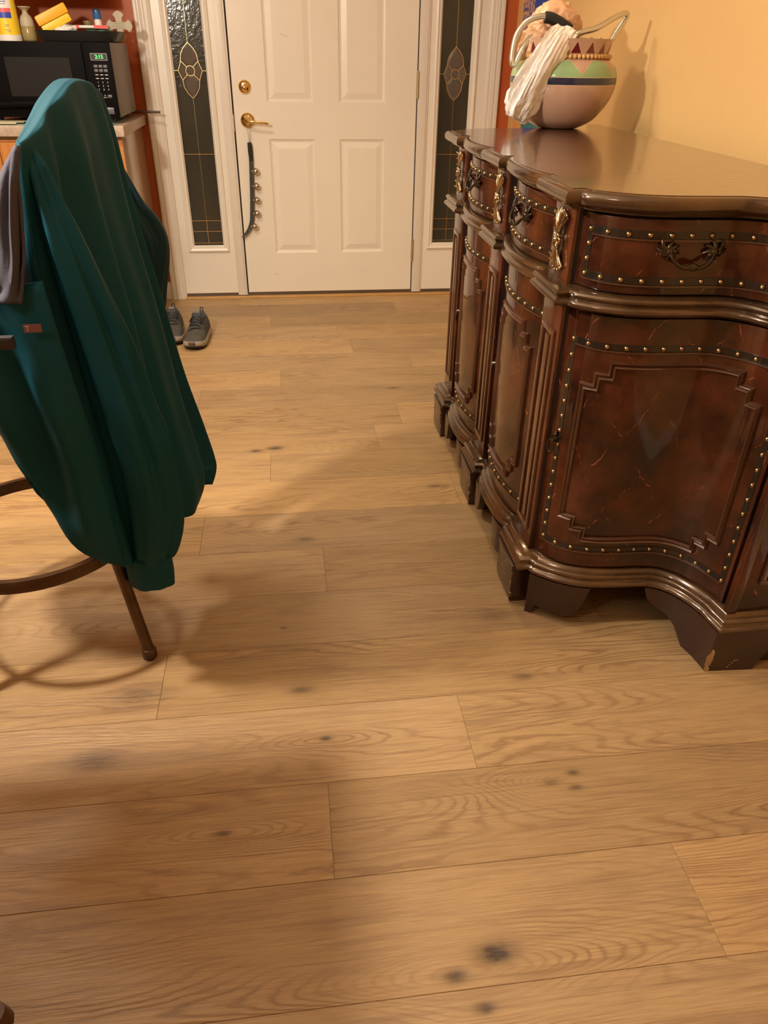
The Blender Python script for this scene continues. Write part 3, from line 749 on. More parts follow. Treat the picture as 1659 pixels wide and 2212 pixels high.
# pilasters
def gilt_mount(z0, z1, yc):
    m_ = MB(); zc = (z0 + z1) / 2; h = (z1 - z0) / 2; x = .7705
    for s in (1, -1):
        for k in range(9):
            u = (k - 4) / 4.0; l = h * (1 - .16 * u * u + .05 * (k % 2))
            pts = [(x - .003, yc + u * .004, zc + s * .008), (x - .009, yc + u * .009, zc + s * l * .35), (x - .008, yc + u * .021, zc + s * l * .7), (x - .005, yc + u * .033, zc + s * l)]
            m_.tube(catmull(pts, 3), [.0012, .0015, .0018, .0020, .0022, .0022, .0022, .0024, .0026, .0014], 6)
            if k % 2 == 0: m_.lathe([(0, .003), (.003, .001), (.003, -.001), (0, -.003)], (x - .006, yc + u * .028, zc + s * (l + .002)), 6, 'z', caps=False)
        for u in (-1, 1):
            for (q, w_) in ((.012, .014), (.005, .020)):
                pts = [(x - .008, yc, zc), (x - .013, yc + u * w_ * .6, zc + s * q), (x - .010, yc + u * w_, zc + s * q * .5), (x - .007, yc + u * w_ * .6, zc), (x - .008, yc, zc)]
                m_.tube(catmull(pts, 4), .0019, 6)
    m_.lathe([(0, -.018), (.004, -.017), (.006, -.012), (.006, -.003)], (x, yc, zc), 10, 'x', caps=False)
    for k in range(7):
        t = (k - 3) / 3; m_.tube([(x - .004, yc + (.024 - .010 * (1 - abs(t))), zc + t * h * .85), (x - .012, yc + (.030 - .012 * (1 - abs(t))), zc + t * h * .85 + .004)], [.0022, .0030], 6)
    return m_.build('gilt_mount', GILT, smooth=60)
for k, yc in enumerate((YC + .4725, YC, YC - .4725)):
    m_ = MB(); m_.box(.771, .780, yc - .058, yc + .058, .158, .948)
    pi_ = sb(m_.build('pilaster', VENP, bevel=.002))
    m_ = MB(); m_.box(.7795, .82, yc - .0575, yc + .0575, .158, .948); sb(m_.build('recess_shade_box', DARK))  # dark box puts the recess shade beside the pilaster into colour
    part(gilt_mount(.818, .930, yc), pi_)
    m_ = MB()
    for (y0, y1, z0, z1) in ((-.040, .040, .688, .700), (-.040, .040, .205, .217), (-.040, -.028, .217, .688), (.028, .040, .217, .688)):
        m_.box(.765, .773, yc + y0, yc + y1, z0, z1)
    m_.box(.7665, .773, yc - .011, yc + .011, .225, .680)
    part(m_.build('fluted_panel', PMOULD, bevel=.003), pi_)
# end stile and side panels
for sg in (1, -1):
    def Y(y): return y if sg == 1 else 2 * YC - y
    m_ = MB(); m_.box(1.146, 1.305, *sorted((Y(-3.040), Y(-3.062))), .158, .948)
    sp_ = sb(m_.build('side_panel', VEN, bevel=.002))
    m_ = MB(); m_.box(1.134, 1.156, *sorted((Y(-3.048), Y(-3.067))), .158, .948); sb(m_.build('corner_stile', VENP, bevel=.003))
    m_ = MB()
    for (a, b, c, d) in ((1.185, 1.295, .235, .247), (1.185, 1.295, .655, .667), (1.185, 1.197, .247, .655), (1.283, 1.295, .247, .655)):
        m_.box(a, b, *sorted((Y(-3.060), Y(-3.069))), c, d)
    part(m_.build('panel_moulding', PMOULD, bevel=.003), sp_)
# feet
def foot_strip(m_, pts, bot, th=.018, ztop=.116):
    """pts plan polyline (Vector), bot(t) gives lower edge height"""
    n = len(pts); V = []
    for i, p in enumerate(pts):
        a = pts[max(i - 1, 0)]; b = pts[min(i + 1, n - 1)]; t = (b - a).normalized(); nr = Vector((t.y, -t.x, 0)); zb = bot(i / (n - 1))
        q = p - nr * th
        V += [(p.x, p.y, zb), (p.x, p.y, ztop), (q.x, q.y, ztop), (q.x, q.y, zb)]
    Fc = [(4 * i + k, 4 * i + (k + 1) % 4, 4 * i + 4 + (k + 1) % 4, 4 * i + 4 + k) for i in range(n - 1) for k in range(4)] + [(3, 2, 1, 0), (4 * n - 4, 4 * n - 3, 4 * n - 2, 4 * n - 1)]
    m_.add(V, Fc)
MF = catmull([(a, b, 0) for a, b in [(.768, -2.826)] + END_M[1:] + [(1.119, -3.076)]], 6)
def arc_len(P):
    s = [0]
    for a, b in zip(P[:-1], P[1:]): s.append(s[-1] + (b - a).length)
    return s
SL = arc_len(MF)
def lerp_tab(tab, x):
    for (a, b), (c, d) in zip(tab[:-1], tab[1:]):
        if x <= c: return b + (d - b) * (x - a) / (c - a)
    return tab[-1][1]
def ear(tab, s0, s1, flip=False):
    pts = []; N_ = 26
    for i in range(N_ + 1):
        d = s0 + (s1 - s0) * i / N_; k = 0
        while k < len(SL) - 2 and SL[k + 1] < d: k += 1
        p = MF[k] + (MF[k + 1] - MF[k]) * ((d - SL[k]) / (SL[k + 1] - SL[k])); pts.append(Vector((p.x, (p.y if not flip else 2 * YC - p.y), 0)))
    if flip: pts = pts[::-1]
    f = (lambda t: lerp_tab(tab, s0 + (s1 - s0) * t)) if not flip else (lambda t: lerp_tab(tab, s1 + (s0 - s1) * t))
    return pts, f
chips = random.Random(11)
def chip_mesh(P):
    m_ = MB()
    for (x, y, z, l, w_, dr) in P:
        k = 7; V = []
        d = Vector(dr[0]); u = Vector(dr[1])
        for i in range(k):
            a = 2 * PI * i / k; r = chips.uniform(.6, 1.1)
            V.append(Vector((x, y, z)) + d * (math.cos(a) * w_ * r) + u * (math.sin(a) * l * r))
        m_.add(V, [tuple(range(k))])
    return m_
for k, yc in enumerate((YC + .4725, YC, YC - .4725)):
    m_ = MB(); V = []
    for (z, e) in ((0, -.003), (.018, 0), (.095, 0), (.1155, .004)):
        V += [(.738 - e, yc - .062 - e, z), (.738 - e, yc + .062 + e, z), (.80, yc + .062 + e, z), (.80, yc - .062 - e, z)]
    Fc = [(4 * i + q, 4 * i + (q + 1) % 4, 4 * i + 4 + (q + 1) % 4, 4 * i + 4 + q) for i in range(3) for q in range(4)] + [(3, 2, 1, 0), (12, 13, 14, 15)]
    m_.add(V, Fc)
    # little side blocks and scrolled ears towards the bays
    for sg in (1, -1):
        if k == 0 and sg == 1 or k == 2 and sg == -1: continue
        m_.box(.772, .812, *sorted((yc + sg * .060, yc + sg * .092)), 0, .030)
        pts = [Vector((.764 - .020 * min(1, i / 5), yc + sg * (.062 + .010 * i), 0)) for i in range(12)]
        tab = lambda t: .028 + .010 * math.sin(t * PI * 1.2) + (.085 * max(0, (t - .7) / .3) ** 2)
        if sg == 1: pts = pts[::-1]; tb = (lambda t: tab(1 - t))
        else: tb = tab
        foot_strip(m_, pts, tb, .02)
    ft = sb(m_.build('foot', FOOTM, bevel=.0015))
    P = []
    cc = chips
    for i in range(9): P.append((.7372, yc - .059 + cc.uniform(-.001, .003), cc.uniform(.004, .105), cc.uniform(.006, .014), cc.uniform(.002, .006), ((0, 1, 0), (0, 0, 1))))
    for i in range(9): P.append((.7395, yc - .0626, cc.uniform(.004, .105), cc.uniform(.006, .014), cc.uniform(.001, .0035), ((1, 0, 0), (0, 0, 1))))
    for i in range(7): P.append((.7374, yc + cc.uniform(-.05, .055), cc.uniform(.01, .108), cc.uniform(.002, .005), cc.uniform(.002, .005), ((0, 1, 0), (0, 0, 1))))
    for i in range(8): P.append((.7345, yc - .05 + i * .010, .1125, .0022, cc.uniform(.002, .005), ((0, 1, 0), (0, 0, 1))))
    part(chip_mesh(P).build('chipped_edge', CHIP), ft)['kind'] = 'stuff'
Ltot = SL[-1]
for flip in (False, True):
    m_ = MB()
    pts, f = ear([(0, .0), (.016, .0), (.022, .030), (.05, .026), (.09, .022), (.115, .030), (.135, .060), (.148, .114)], 0, .148, flip); foot_strip(m_, pts, f)
    o = sb(m_.build('foot', FOOTM, smooth=50))
    m_ = MB()
    pts, f = ear([(Ltot - .205, .112), (Ltot - .203, .098), (Ltot - .19, .078), (Ltot - .165, .064), (Ltot - .14, .056), (Ltot - .118, .040), (Ltot - .10, .015), (Ltot - .088, .0), (Ltot, .0)], Ltot - .205, Ltot, flip); foot_strip(m_, pts, f)
    def Y(y): return y if not flip else 2 * YC - y
    m_.add([(1.119, Y(-3.076), 0), (1.228, Y(-3.082), 0), (1.262, Y(-3.082), .075), (1.275, Y(-3.080), .116), (1.119, Y(-3.076), .116)] + [(1.125, Y(-3.052), 0), (1.228, Y(-3.055), 0), (1.262, Y(-3.055), .075), (1.275, Y(-3.055), .116), (1.125, Y(-3.052), .116)],
           [(0, 1, 2, 3, 4), (9, 8, 7, 6, 5), (0, 5, 6, 1), (1, 6, 7, 2), (2, 7, 8, 3), (3, 8, 9, 4), (4, 9, 5, 0)])
    o = sb(m_.build('foot', FOOTM, smooth=40))
    if not flip:
        P = [(1.1195 + abs(chips.gauss(0, .003)), -3.0772, chips.uniform(.003, .05), chips.uniform(.009, .020), chips.uniform(.004, .010), ((1, -.055, 0), (0, 0, 1))) for i in range(9)]
        P += [(1.168 + i * .004, -3.0800, .012 + i * .006, .004, .0015, ((.8, -.05, .6), (-.6, 0, .8))) for i in range(4)] + [(1.185, -3.0808, .032, .0015, .006, ((1, -.055, 0), (0, 0, 1))), (1.262, -3.0826, .10, .006, .0015, ((1, 0, 0), (0, 0, 1)))]
        part(chip_mesh(P).build('chipped_edge', CHIP), o)['kind'] = 'stuff'
# back legs
for y in (YC + .78, YC - .78):
    m_ = MB(); m_.box(1.24, 1.29, y - .025, y + .025, 0, .118); sb(m_.build('foot', FOOTM))

# ------------------------------------------------------------------ pot on the sideboard
PX, PY, PZ0 = 1.122, -1.585, .9805
pot = thing('ceramic_pot', 'round clay-coloured pot with green scallops, navy band and maroon triangles on the sideboard', 'pot', (PX, PY, PZ0))
prof = catmull([(.050, .000, 0), (.070, .004, 0), (.108, .024, 0), (.140, .060, 0), (.160, .100, 0), (.1655, .135, 0), (.160, .165, 0), (.146, .185, 0), (.131, .194, 0), (.130, .200, 0), (.132, .212, 0), (.140, .244, 0)], 7)
prof = [(p.x, p.y) for p in prof]; NS = 144
V = []; Fc = []
inner = [(.136, .244), (.126, .212), (.123, .20), (.123, .19), (.14, .15), (.13, .08), (.05, .02)]
rows = prof + inner
for (r, h) in rows:
    for k in range(NS): a = 2 * PI * k / NS; V.append((r * math.cos(a), r * math.sin(a), h))
for i in range(len(rows) - 1):
    for k in range(NS): Fc.append((i * NS + k, i * NS + (k + 1) % NS, (i + 1) * NS + (k + 1) % NS, (i + 1) * NS + k))
Fc += [tuple(range(NS - 1, -1, -1)), tuple((len(rows) - 1) * NS + k for k in range(NS))]
def pot_glaze():
    nt = POT.node_tree; N = nt.nodes; L = nt.links; b = N['Principled BSDF']
    base = b.inputs['Base Color'].links[0].from_socket
    tc = N.new('ShaderNodeTexCoord'); sp = N.new('ShaderNodeSeparateXYZ'); L.new(tc.outputs['Object'], sp.inputs[0])
    def m(op, a, c=0, d=0):
        n = N.new('ShaderNodeMath'); n.operation = op
        for i, x in enumerate((a, c, d)):
            if isinstance(x, (int, float)): n.inputs[i].default_value = x
            else: L.new(x, n.inputs[i])
        return n.outputs[0]
    ang = m('MULTIPLY', m('ARCTAN2', sp.outputs[1], sp.outputs[0]), 1 / (2 * PI)); h = sp.outputs[2]
    def mix(f, a, c):
        n = N.new('ShaderNodeMix'); n.data_type = 'RGBA'; L.new(f, n.inputs[0]); L.new(a, n.inputs[6]); n.inputs[7].default_value = (*c, 1); return n.outputs[2]
    def both(*q):
        r = q[0]
        for x in q[1:]: r = m('MULTIPLY', r, x)
        return r
    PALE = (.66, .47, .30)
    u = m('ABSOLUTE', m('SUBTRACT', m('FRACT', m('ADD', m('MULTIPLY', ang, 18), 4.30)), .5))       # maroon triangles
    def tri(e): return both(m('LESS_THAN', u, m('MULTIPLY', m('SUBTRACT', .2365 + e, h), 11.5)), m('GREATER_THAN', h, .2065 - e * .3), m('LESS_THAN', h, .238))
    c = mix(tri(.0022), base, PALE); c = mix(tri(0), c, (.13, .008, .012))
    v = m('ABSOLUTE', m('SUBTRACT', m('FRACT', m('ADD', m('MULTIPLY', ang, 8), 4.48)), .5))        # green scallops
    def sc(e): return both(m('LESS_THAN', h, m('ADD', .150 + e, m('MULTIPLY', m('POWER', m('MINIMUM', m('MULTIPLY', v, 3.4), 1.0), .85), .038))), m('GREATER_THAN', h, .1455 - e))
    c = mix(sc(.0016), c, PALE); c = mix(sc(0), c, (.27, .42, .20))
    def bd(e): return both(m('LESS_THAN', h, .1445 + e), m('GREATER_THAN', h, .1255 - e))
    c = mix(bd(.0015), c, PALE); c = mix(bd(0), c, (.010, .020, .055))
    L.new(c, b.inputs['Base Color'])
pot_glaze()
mesh_obj('vessel', V, Fc, POT, pot, 60)
bm_ = MB(); bm_.lathe([(.0066 * math.sin(a * PI / 6), -.0066 * math.cos(a * PI / 6)) for a in range(7)], (0, 0, 0), 8, caps=False); b0 = bm_.build('bead', BEAD, smooth=90); bme = b0.data; bpy.data.objects.remove(b0)
for k in range(63):
    o = bpy.data.objects.new('bead', bme); COL.objects.link(o); o.parent = pot; a = 2 * PI * k / 63; o.location = (.1350 * math.cos(a), .1350 * math.sin(a), .1985)
# silver tube with black grip
def T(pts, r, name, mat, root, n=10, k=5, sm=60):
    m_ = MB(); m_.tube(catmull(pts, k), r, n); return keep(m_.build(name, mat, smooth=sm), root)
tb = thing('folded_silver_handle', 'bent silver tube with black foam grip sticking out of the clay pot', 'handle', (PX, PY, PZ0 + .22))
z = PZ0
T([(PX - .07, PY - .01, z + .215), (PX - .105, PY - .02, z + .258), (PX - .145, PY - .035, z + .225), (PX - .172, PY - .04, z + .176), (PX - .183, PY - .04, z + .188), (PX - .174, PY - .03, z + .245), (PX - .150, PY - .03, z + .280), (PX - .115, PY - .035, z + .296), (PX - .085, PY - .04, z + .296), (PX - .02, PY - .045, z + .268), (PX + .04, PY - .04, z + .235)], .0085, 'tube', SILVER, tb)
T([(PX - .092, PY - .038, z + .2965), (PX - .070, PY - .040, z + .294), (PX - .030, PY - .044, z + .276), (PX - .012, PY - .045, z + .266)], [.0155] * 16, 'foam_grip', FOAM, tb, 12)
T([(PX - .03, PY - .06, z + .20), (PX - .005, PY - .085, z + .252), (PX + .06, PY - .08, z + .272), (PX + .12, PY - .06, z + .300), (PX + .158, PY - .04, z + .311), (PX + .166, PY - .03, z + .300), (PX + .138, PY - .035, z + .258), (PX + .110, PY - .04, z + .21)], .0080, 'tube', SILVER, tb)
m_ = MB()
for i in range(5): m_.tube([(PX - .05 + i * .03, PY + .02, z + .16), (PX + .01 + i * .03, PY - .01 * i, z + .245), (PX + .07 + i * .012, PY - .02, z + .236)], .006, 6)
o = m_.build('cord_bundle', pm('olive_cord', (.20, .19, .12), .6), smooth=60); tag(o, 'olive cords bundled inside the mouth of the clay pot', 'cord')
def crumple(name, c, r, mat, seed, amp=.22, sub=5):
    bm = bmesh.new(); bmesh.ops.create_icosphere(bm, subdivisions=sub, radius=1)
    for v in bm.verts:
        d = v.co.normalized(); n1 = noise.noise(d * 2.1 + Vector((seed, 0, 0))); n2 = abs(noise.noise(Vector((d.x * 3.2, d.y * 3.2, d.z * 5.5)) + Vector((0, seed, 0)))); n3 = abs(noise.noise(d * 12 + Vector((0, 0, seed))))
        s = 1 + amp * n1 + amp * 1.0 * n2 - amp * .22 * n3; v.co = Vector((d.x * r[0], d.y * r[1], d.z * r[2])) * s + Vector(c)
    me = bpy.data.meshes.new(name); bm.to_mesh(me); bm.free(); return link(name, me, mat, None, 70)
o = crumple('tan_plastic_bag', (PX - .035, PY + .045, z + .266), (.085, .055, .076), BAGT, 3.3, .13); tag(o, 'crumpled tan plastic bag bulging out of the clay pot', 'bag')
o = crumple('tan_plastic_bag', (PX - .100, PY - .005, z + .222), (.052, .040, .058), BAGT, 9.1, .14); tag(o, 'small crumpled tan bag under the silver tube at the pot rim', 'bag')
# white bag hanging over the rim: sections along a hanging path
P = [(PX - .020, PY - .085, z + .262, .022), (PX - .055, PY - .115, z + .250, .036), (PX - .090, PY - .135, z + .215, .046), (PX - .122, PY - .135, z + .160, .056), (PX - .144, PY - .125, z + .105, .064), (PX - .158, PY - .115, z + .058, .058), (PX - .164, PY - .110, z + .034, .040), (PX - .166, PY - .110, z + .028, .020)]
CP = catmull([(a, b, c) for a, b, c, d in P], 12); RR = catmull([(d, 0, 0) for a, b, c, d in P], 12); V = []; NU = 96
for i, p in enumerate(CP):
    t = (CP[min(i + 1, len(CP) - 1)] - CP[max(i - 1, 0)]).normalized(); sd = Vector((1, .35, 0)); sd = (sd - t * sd.dot(t)).normalized(); fr = t.cross(sd)
    for k in range(NU):
        a = 2 * PI * k / NU; q = Vector((math.cos(a) * 2.6, math.sin(a) * 2.6, i * .022)); q3 = Vector((math.cos(a) * 3, math.sin(a) * 3, i * .09)); nn = 1 + .26 * noise.noise(q) + .42 * abs(noise.noise(q * 2.1)) - .16 * abs(noise.noise(q3 * 1.6)) - .10
        V.append(p + sd * (math.cos(a) * RR[i].x * nn) + fr * (math.sin(a) * RR[i].x * .42 * nn))
Fc = grid_faces(NU, len(CP), True) + [tuple(range(NU)), tuple((len(CP) - 1) * NU + k for k in range(NU - 1, -1, -1))]
o = mesh_obj('white_plastic_bag', V, Fc, BAGW, None, 70); tag(o, 'white plastic bag hanging over the left side of the clay pot', 'bag')

# ------------------------------------------------------------------ canvas on the right wall
def canvas_mat():
    m = bpy.data.materials.new('canvas_paint'); m.use_nodes = True; nt = m.node_tree; N = nt.nodes; L = nt.links; b = N['Principled BSDF']
    g = N.new('ShaderNodeNewGeometry'); s = N.new('ShaderNodeSeparateXYZ'); L.new(g.outputs['Position'], s.inputs[0])
    def mth(op, a, c):
        n = N.new('ShaderNodeMath'); n.operation = op
        for i, x in enumerate((a, c)):
            if isinstance(x, (int, float)): n.inputs[i].default_value = x
            else: L.new(x, n.inputs[i])
        return n.outputs[0]
    def mixc(f, a, c):
        n = N.new('ShaderNodeMix'); n.data_type = 'RGBA'
        for i, x in ((6, a), (7, c)):
            if isinstance(x, tuple): n.inputs[i].default_value = (*x, 1)
            else: L.new(x, n.inputs[i])
        L.new(f, n.inputs[0]); return n.outputs[2]
    v = N.new('ShaderNodeTexNoise'); v.inputs['Scale'].default_value = 55; v.inputs['Detail'].default_value = 3; L.new(g.outputs['Position'], v.inputs['Vector'])
    spk = mixc(mth('GREATER_THAN', v.outputs[0], .52), (.62, .33, .22), (.08, .07, .25))
    c = mixc(mth('LESS_THAN', s.outputs[1], -.335), spk, (.012, .055, .40))
    c = mixc(mth('LESS_THAN', s.outputs[2], 1.03), c, mixc(mth('LESS_THAN', s.outputs[1], -.30), (.68, .30, .06), (.02, .17, .20)))
    L.new(c, b.inputs['Base Color']); b.inputs['Roughness'].default_value = .6
    bp = N.new('ShaderNodeBump'); bp.inputs['Strength'].default_value = .5; bp.inputs['Distance'].default_value = .003; L.new(v.outputs[0], bp.inputs['Height']); L.new(bp.outputs[0], b.inputs['Normal'])
    return m
cv = thing('wall_canvas', 'blue and speckled pink abstract canvas on the golden wall behind the pot', 'painting', (RX, -.38, .85))
m_ = MB(); m_.box(1.381, 1.383, -.612, -.155, .86, 1.70); keep(m_.build('painted_face', canvas_mat()), cv)
m_ = MB(); m_.box(1.383, 1.399, -.616, -.151, .856, 1.704); keep(m_.build('stretcher_edge', WHITE), cv)

# ------------------------------------------------------------------ cabinet with counter, microwave
CX = -.452
cab = thing('base_cabinet', 'honey oak base cabinet with grey-brown side standing left of the door', 'cabinet', (-1.1, -.3, 0))
m_ = MB(); m_.box(-1.75, CX, -.575, -.002, 0.0, .858); keep(m_.build('side_panel', LAMI, bevel=.002), cab)
m_ = MB(); m_.box(-1.75, CX + .0015, -.590, -.575, .09, .845); keep(m_.build('face_frame', OAK), cab)
for (a, b) in ((-.945, -.468), (-1.44, -.955)):
    m_ = MB(); V, Fc = rings_panel(a, b, .12, .835, -.608, [(0, 0.018), (0, .003), (.004, 0), (.050, 0), (.054, .006), (.062, .006), (.085, .001), (.085, .001)]); m_.add(V, Fc)
    d = keep(m_.build('cabinet_door', OAK), cab)
ct = MB(); ct.box(-1.78, -.430, -.625, -.002, .860, .902)
tag(ct.build('worktop', COUNTER, bevel=.004), 'beige laminate counter on the oak cabinet under the microwave', 'counter')
# things under the microwave
m_ = MB(); m_.box(-1.02, -.475, -.600, -.30, .9025, .9055); tag(m_.build('place_mat', MATC), 'pale teal mat lying under the black microwave', 'mat')
m_ = MB(); m_.box(-1.3, -.86, -.612, -.535, .9060, .911); m_.box(-1.25, -.83, -.606, -.530, .911, .9135); tag(m_.build('paper_stack', PAPER), 'thin stack of yellowish papers under the microwave left side', 'papers')
mw = thing('microwave', 'black countertop microwave with green clock on the beige counter', 'microwave', (-.72, -.34, .90))
MX0, MX1, MY0, MY1, MZ0, MZ1 = -.985, -.450, -.530, -.120, .926, 1.196
m_ = MB(); m_.box(MX0, MX1, MY0, MY1, MZ0, MZ1); keep(m_.build('case', MWS, bevel=.004), mw)
for x in (-.95, -.49):
    for y in (-.50, -.16):
        m_ = MB(); m_.lathe([(.012, .9065), (.012, .928)], (x, y, 0), 12); keep(m_.build('rubber_foot', RUBBER), mw)
m_ = MB(); m_.box(MX0, -.560, -.553, MY0, MZ0, MZ1); md = keep(m_.build('microwave_door', MWB, bevel=.004), mw)
m_ = MB(); m_.box(-.868, -.615, -.5545, -.551, 1.003, 1.142); o = m_.build('door_window', MWG)
def mchild(o, p):
    if p is mw: return keep(o, mw)
    o.parent = p; return o
mchild(o, md)
m_ = MB(); m_.tube([(-1.0, -.558, .972), (-.92, -.572, .974), (-.80, -.578, .978), (-.70, -.570, .984), (-.64, -.556, .990)], [.014, .014, .013, .011, .006], 10); mchild(m_.build('door_handle', MWB, smooth=60), md)
m_ = MB(); m_.box(-.558, MX1, -.553, MY0, MZ0, MZ1); cp_ = keep(m_.build('control_panel', MWB, bevel=.003), mw)
m_ = MB(); m_.box(-.5300, -.4635, -.5552, -.5532, 1.1335, 1.1590); mchild(m_.build('display_bezel', pm('grey_bezel', (.22, .21, .21), .4)), cp_)
m_ = MB(); m_.box(-.5275, -.4660, -.5560, -.5550, 1.1360, 1.1565); mchild(m_.build('display', RUBBER), cp_)
rot = Matrix.Translation((-.4955, -.5562, 1.1463)) @ Matrix.Rotation(PI / 2, 4, 'X')
t = text_mesh('clock_digits', '2:15', .019, GREEN_L, None, rot, .0003); mchild(t, cp_)
def btn(x, z_, wd_, h_):
    m_ = MB(); m_.box(x - wd_ / 2, x + wd_ / 2, -.5546, -.5530, z_ - h_ / 2, z_ + h_ / 2); return mchild(m_.build('button', pm_btn, bevel=.0004), cp_)
pm_btn = pm('grey_button', (.10, .10, .11), .4)
lab = [['1', '2', '3'], ['4', '5', '6'], ['7', '8', '9']]
for c_ in range(3):
    x = -.5155 + c_ * .0190
    for r_i, z_ in enumerate((1.113, 1.098)): btn(x, z_, .015, .010)
    for r_i, z_ in enumerate((1.083, 1.070)):
        m_ = MB(); m_.box(x - .006, x + .006, -.5540, -.5530, z_ - .0012, z_ + .0012); mchild(m_.build('printed_mark', WHITEP), cp_)
    for r_i, z_ in enumerate((1.056, 1.043, 1.030)):
        t = text_mesh('printed_digit', lab[r_i][c_], .0085, WHITEP, None, Matrix.Translation((x, -.5538, z_)) @ Matrix.Rotation(PI / 2, 4, 'X'), .0003); mchild(t, cp_)
    if c_ != 1: btn(x, 1.006, .017, .011)
t = text_mesh('printed_digit', '0', .0085, WHITEP, None, Matrix.Translation((-.4965, -.5538, 1.008)) @ Matrix.Rotation(PI / 2, 4, 'X'), .0003); mchild(t, cp_)
m_ = MB(); m_.box(-.503, -.490, -.5540, -.5530, 1.0005, 1.002); mchild(m_.build('printed_mark', WHITEP), cp_)
m_ = MB(); m_.box(-.540, -.468, -.5570, -.5530, .940, .965); mchild(m_.build('door_release', pm('release_grey', (.10, .095, .11), .3), bevel=.002), cp_)
m_ = MB(); m_.lathe([(.003, -.0005), (.003, .001)], (MX1 + .0005, -.21, .945), 8, 'x'); mchild(m_.build('vent_screw', RUBBER), mw)
# rod sticking out from behind the microwave
m_ = MB(); m_.tube([(-.62, -.085, .918), (-.50, -.085, .920), (-.345, -.085, .918)], [.006, .006, .0055], 10)
tag(m_.build('wooden_rod', pm('dark_wood_rod', (.07, .035, .018), .4), smooth=60), 'thin dark rod lying behind the microwave and poking past the counter end', 'rod')
# wall cabinet above (its underside shades the wall)
m_ = MB(); m_.box(-1.75, -.50, -.40, -.002, 1.368, 2.2); tag(m_.build('wall_cabinet', OAK), 'honey oak wall cabinet mounted above the microwave', 'cabinet')

# things on top of the microwave
ZT = 1.1965
can = thing('wipes_canister', 'white and yellow wipes canister at far left on the microwave', 'canister', (-.872, -.40, ZT))
m_ = MB(); m_.lathe([(.047, 0), (.048, .004), (.048, .020), (.0465, .021)], (0, 0, 0), 32); m_.build('canister_base', WHITE, can, 50)
m_ = MB(); m_.lathe([(.0465, .021), (.0465, .150)], (0, 0, 0), 32); 
V = []; Fc = []; MI = []; n = 48; zs = [.021, .045, .062, .078, .098, .112, .150]
for h in zs:
    for k in range(n): a = 2 * PI * k / n; V.append((.0466 * math.cos(a), .0466 * math.sin(a), h))
for i in range(len(zs) - 1):
    for k in range(n):
        Fc.append((i * n + k, i * n + (k + 1) % n, (i + 1) * n + (k + 1) % n, (i + 1) * n + k)); a = 360 * (k + .5) / n
        mi = 0
        if 255 < a < 312:
            if i == 3: mi = 2
            elif i == 4: mi = 3
            elif i == 5: mi = 1
        elif a <= 255 and a > 200: mi = 4 if i < 4 else 1
        elif i == 5 and a < 320: mi = 1
        MI.append(mi)
Fc += [tuple((len(zs) - 1) * n + k for k in range(n))]; MI.append(1)
mesh_obj('label_wrap', V, Fc, None, can, 60, [YEL, WHITE, BLUEP, PINK, ORG], MI)
m_ = MB(); m_.lathe([(.049, .150), (.049, .168), (.040, .176), (.0, .178)], (0, 0, 0), 32, caps=False); m_.build('lid', WHITE, can, 50)
m_ = MB()
for r_i, (z_, a0, a1, w_) in enumerate(((.134, 262, 300, .0022), (.126, 268, 296, .0014), (.055, 275, 296, .001), (.050, 275, 292, .001), (.038, 268, 300, .001), (.032, 280, 300, .001))):
    m_.tube([(.0472 * math.cos(math.radians(a0 + (a1 - a0) * i / 12)), .0472 * math.sin(math.radians(a0 + (a1 - a0) * i / 12)), z_ + (w_ * .9 * math.sin(i * 2.2))) for i in range(13)], w_ * .5, 4)
m_.build('printed_lines', BLUEP, can)
vs = thing('perfume_vase', 'small cream bottle vase with flared mouth between canister and tray', 'vase', (-.803, -.36, ZT)); vs.scale = (1.3, 1.3, 1.02)
m_ = MB(); m_.lathe([(.020, 0), (.024, .006), (.025, .030), (.022, .052)], (0, 0, 0), 24); m_.build('vase_body', AMBER, vs, 60)
m_ = MB(); m_.lathe([(.022, .050), (.021, .070), (.016, .086), (.009, .094), (.008, .104), (.015, .112), (.020, .116), (.019, .119), (.006, .114)], (0, 0, 0), 24, caps=False); m_.build('vase_neck', CREAM, vs, 60)
tr = MB()
for i, (sx, sy, h) in enumerate(((.145, .085, 0), (.155, .095, .006), (.172, .108, .026), (.176, .112, .030), (.168, .104, .028), (.150, .09, .008), (.140, .08, .006))):
    pass
V = []; NT = 40; RW = ((.145, .085, 0), (.155, .095, .006), (.170, .108, .034), (.176, .113, .040), (.168, .104, .038), (.150, .09, .010))
for (a, b, h) in RW:
    for k in range(NT):
        t = 2 * PI * k / NT; c, s = math.cos(t), math.sin(t); V.append((a * math.copysign(abs(c) ** .45, c), b * math.copysign(abs(s) ** .45, s), h))
Fc = grid_faces(NT, len(RW), True) + [tuple(range(NT - 1, -1, -1)), tuple((len(RW) - 1) * NT + k for k in range(NT))]
o = mesh_obj('tray', V, Fc, TRAYM, None, 50); o.location = (-.598, -.335, ZT); tag(o, 'shallow black tray holding odds and ends on the microwave', 'tray')
yp = thing('sponge_pack', 'yellow and orange wrapped block leaning in the black tray', 'sponge pack', (-.705, -.34, ZT + .05))
yp.rotation_euler = (0, -.42, .25); yp.location = (-.690, -.345, ZT + .080); yp.scale = (1.22, 1.22, 1.35)
m_ = MB(); m_.box(-.060, .052, -.035, .035, .0, .028); m_.build('orange_top', ORG, yp, bevel=.006)
m_ = MB(); m_.box(-.056, .048, -.033, .033, -.022, .0); m_.build('yellow_sponge', YEL, yp, bevel=.005)
o = crumple('crumpled_tissue', (-.655, -.355, ZT + .034), (.050, .035, .028), WHITE, 5.5, .35, 4); tag(o, 'crumpled white tissue in the tray below the yellow block', 'tissue')
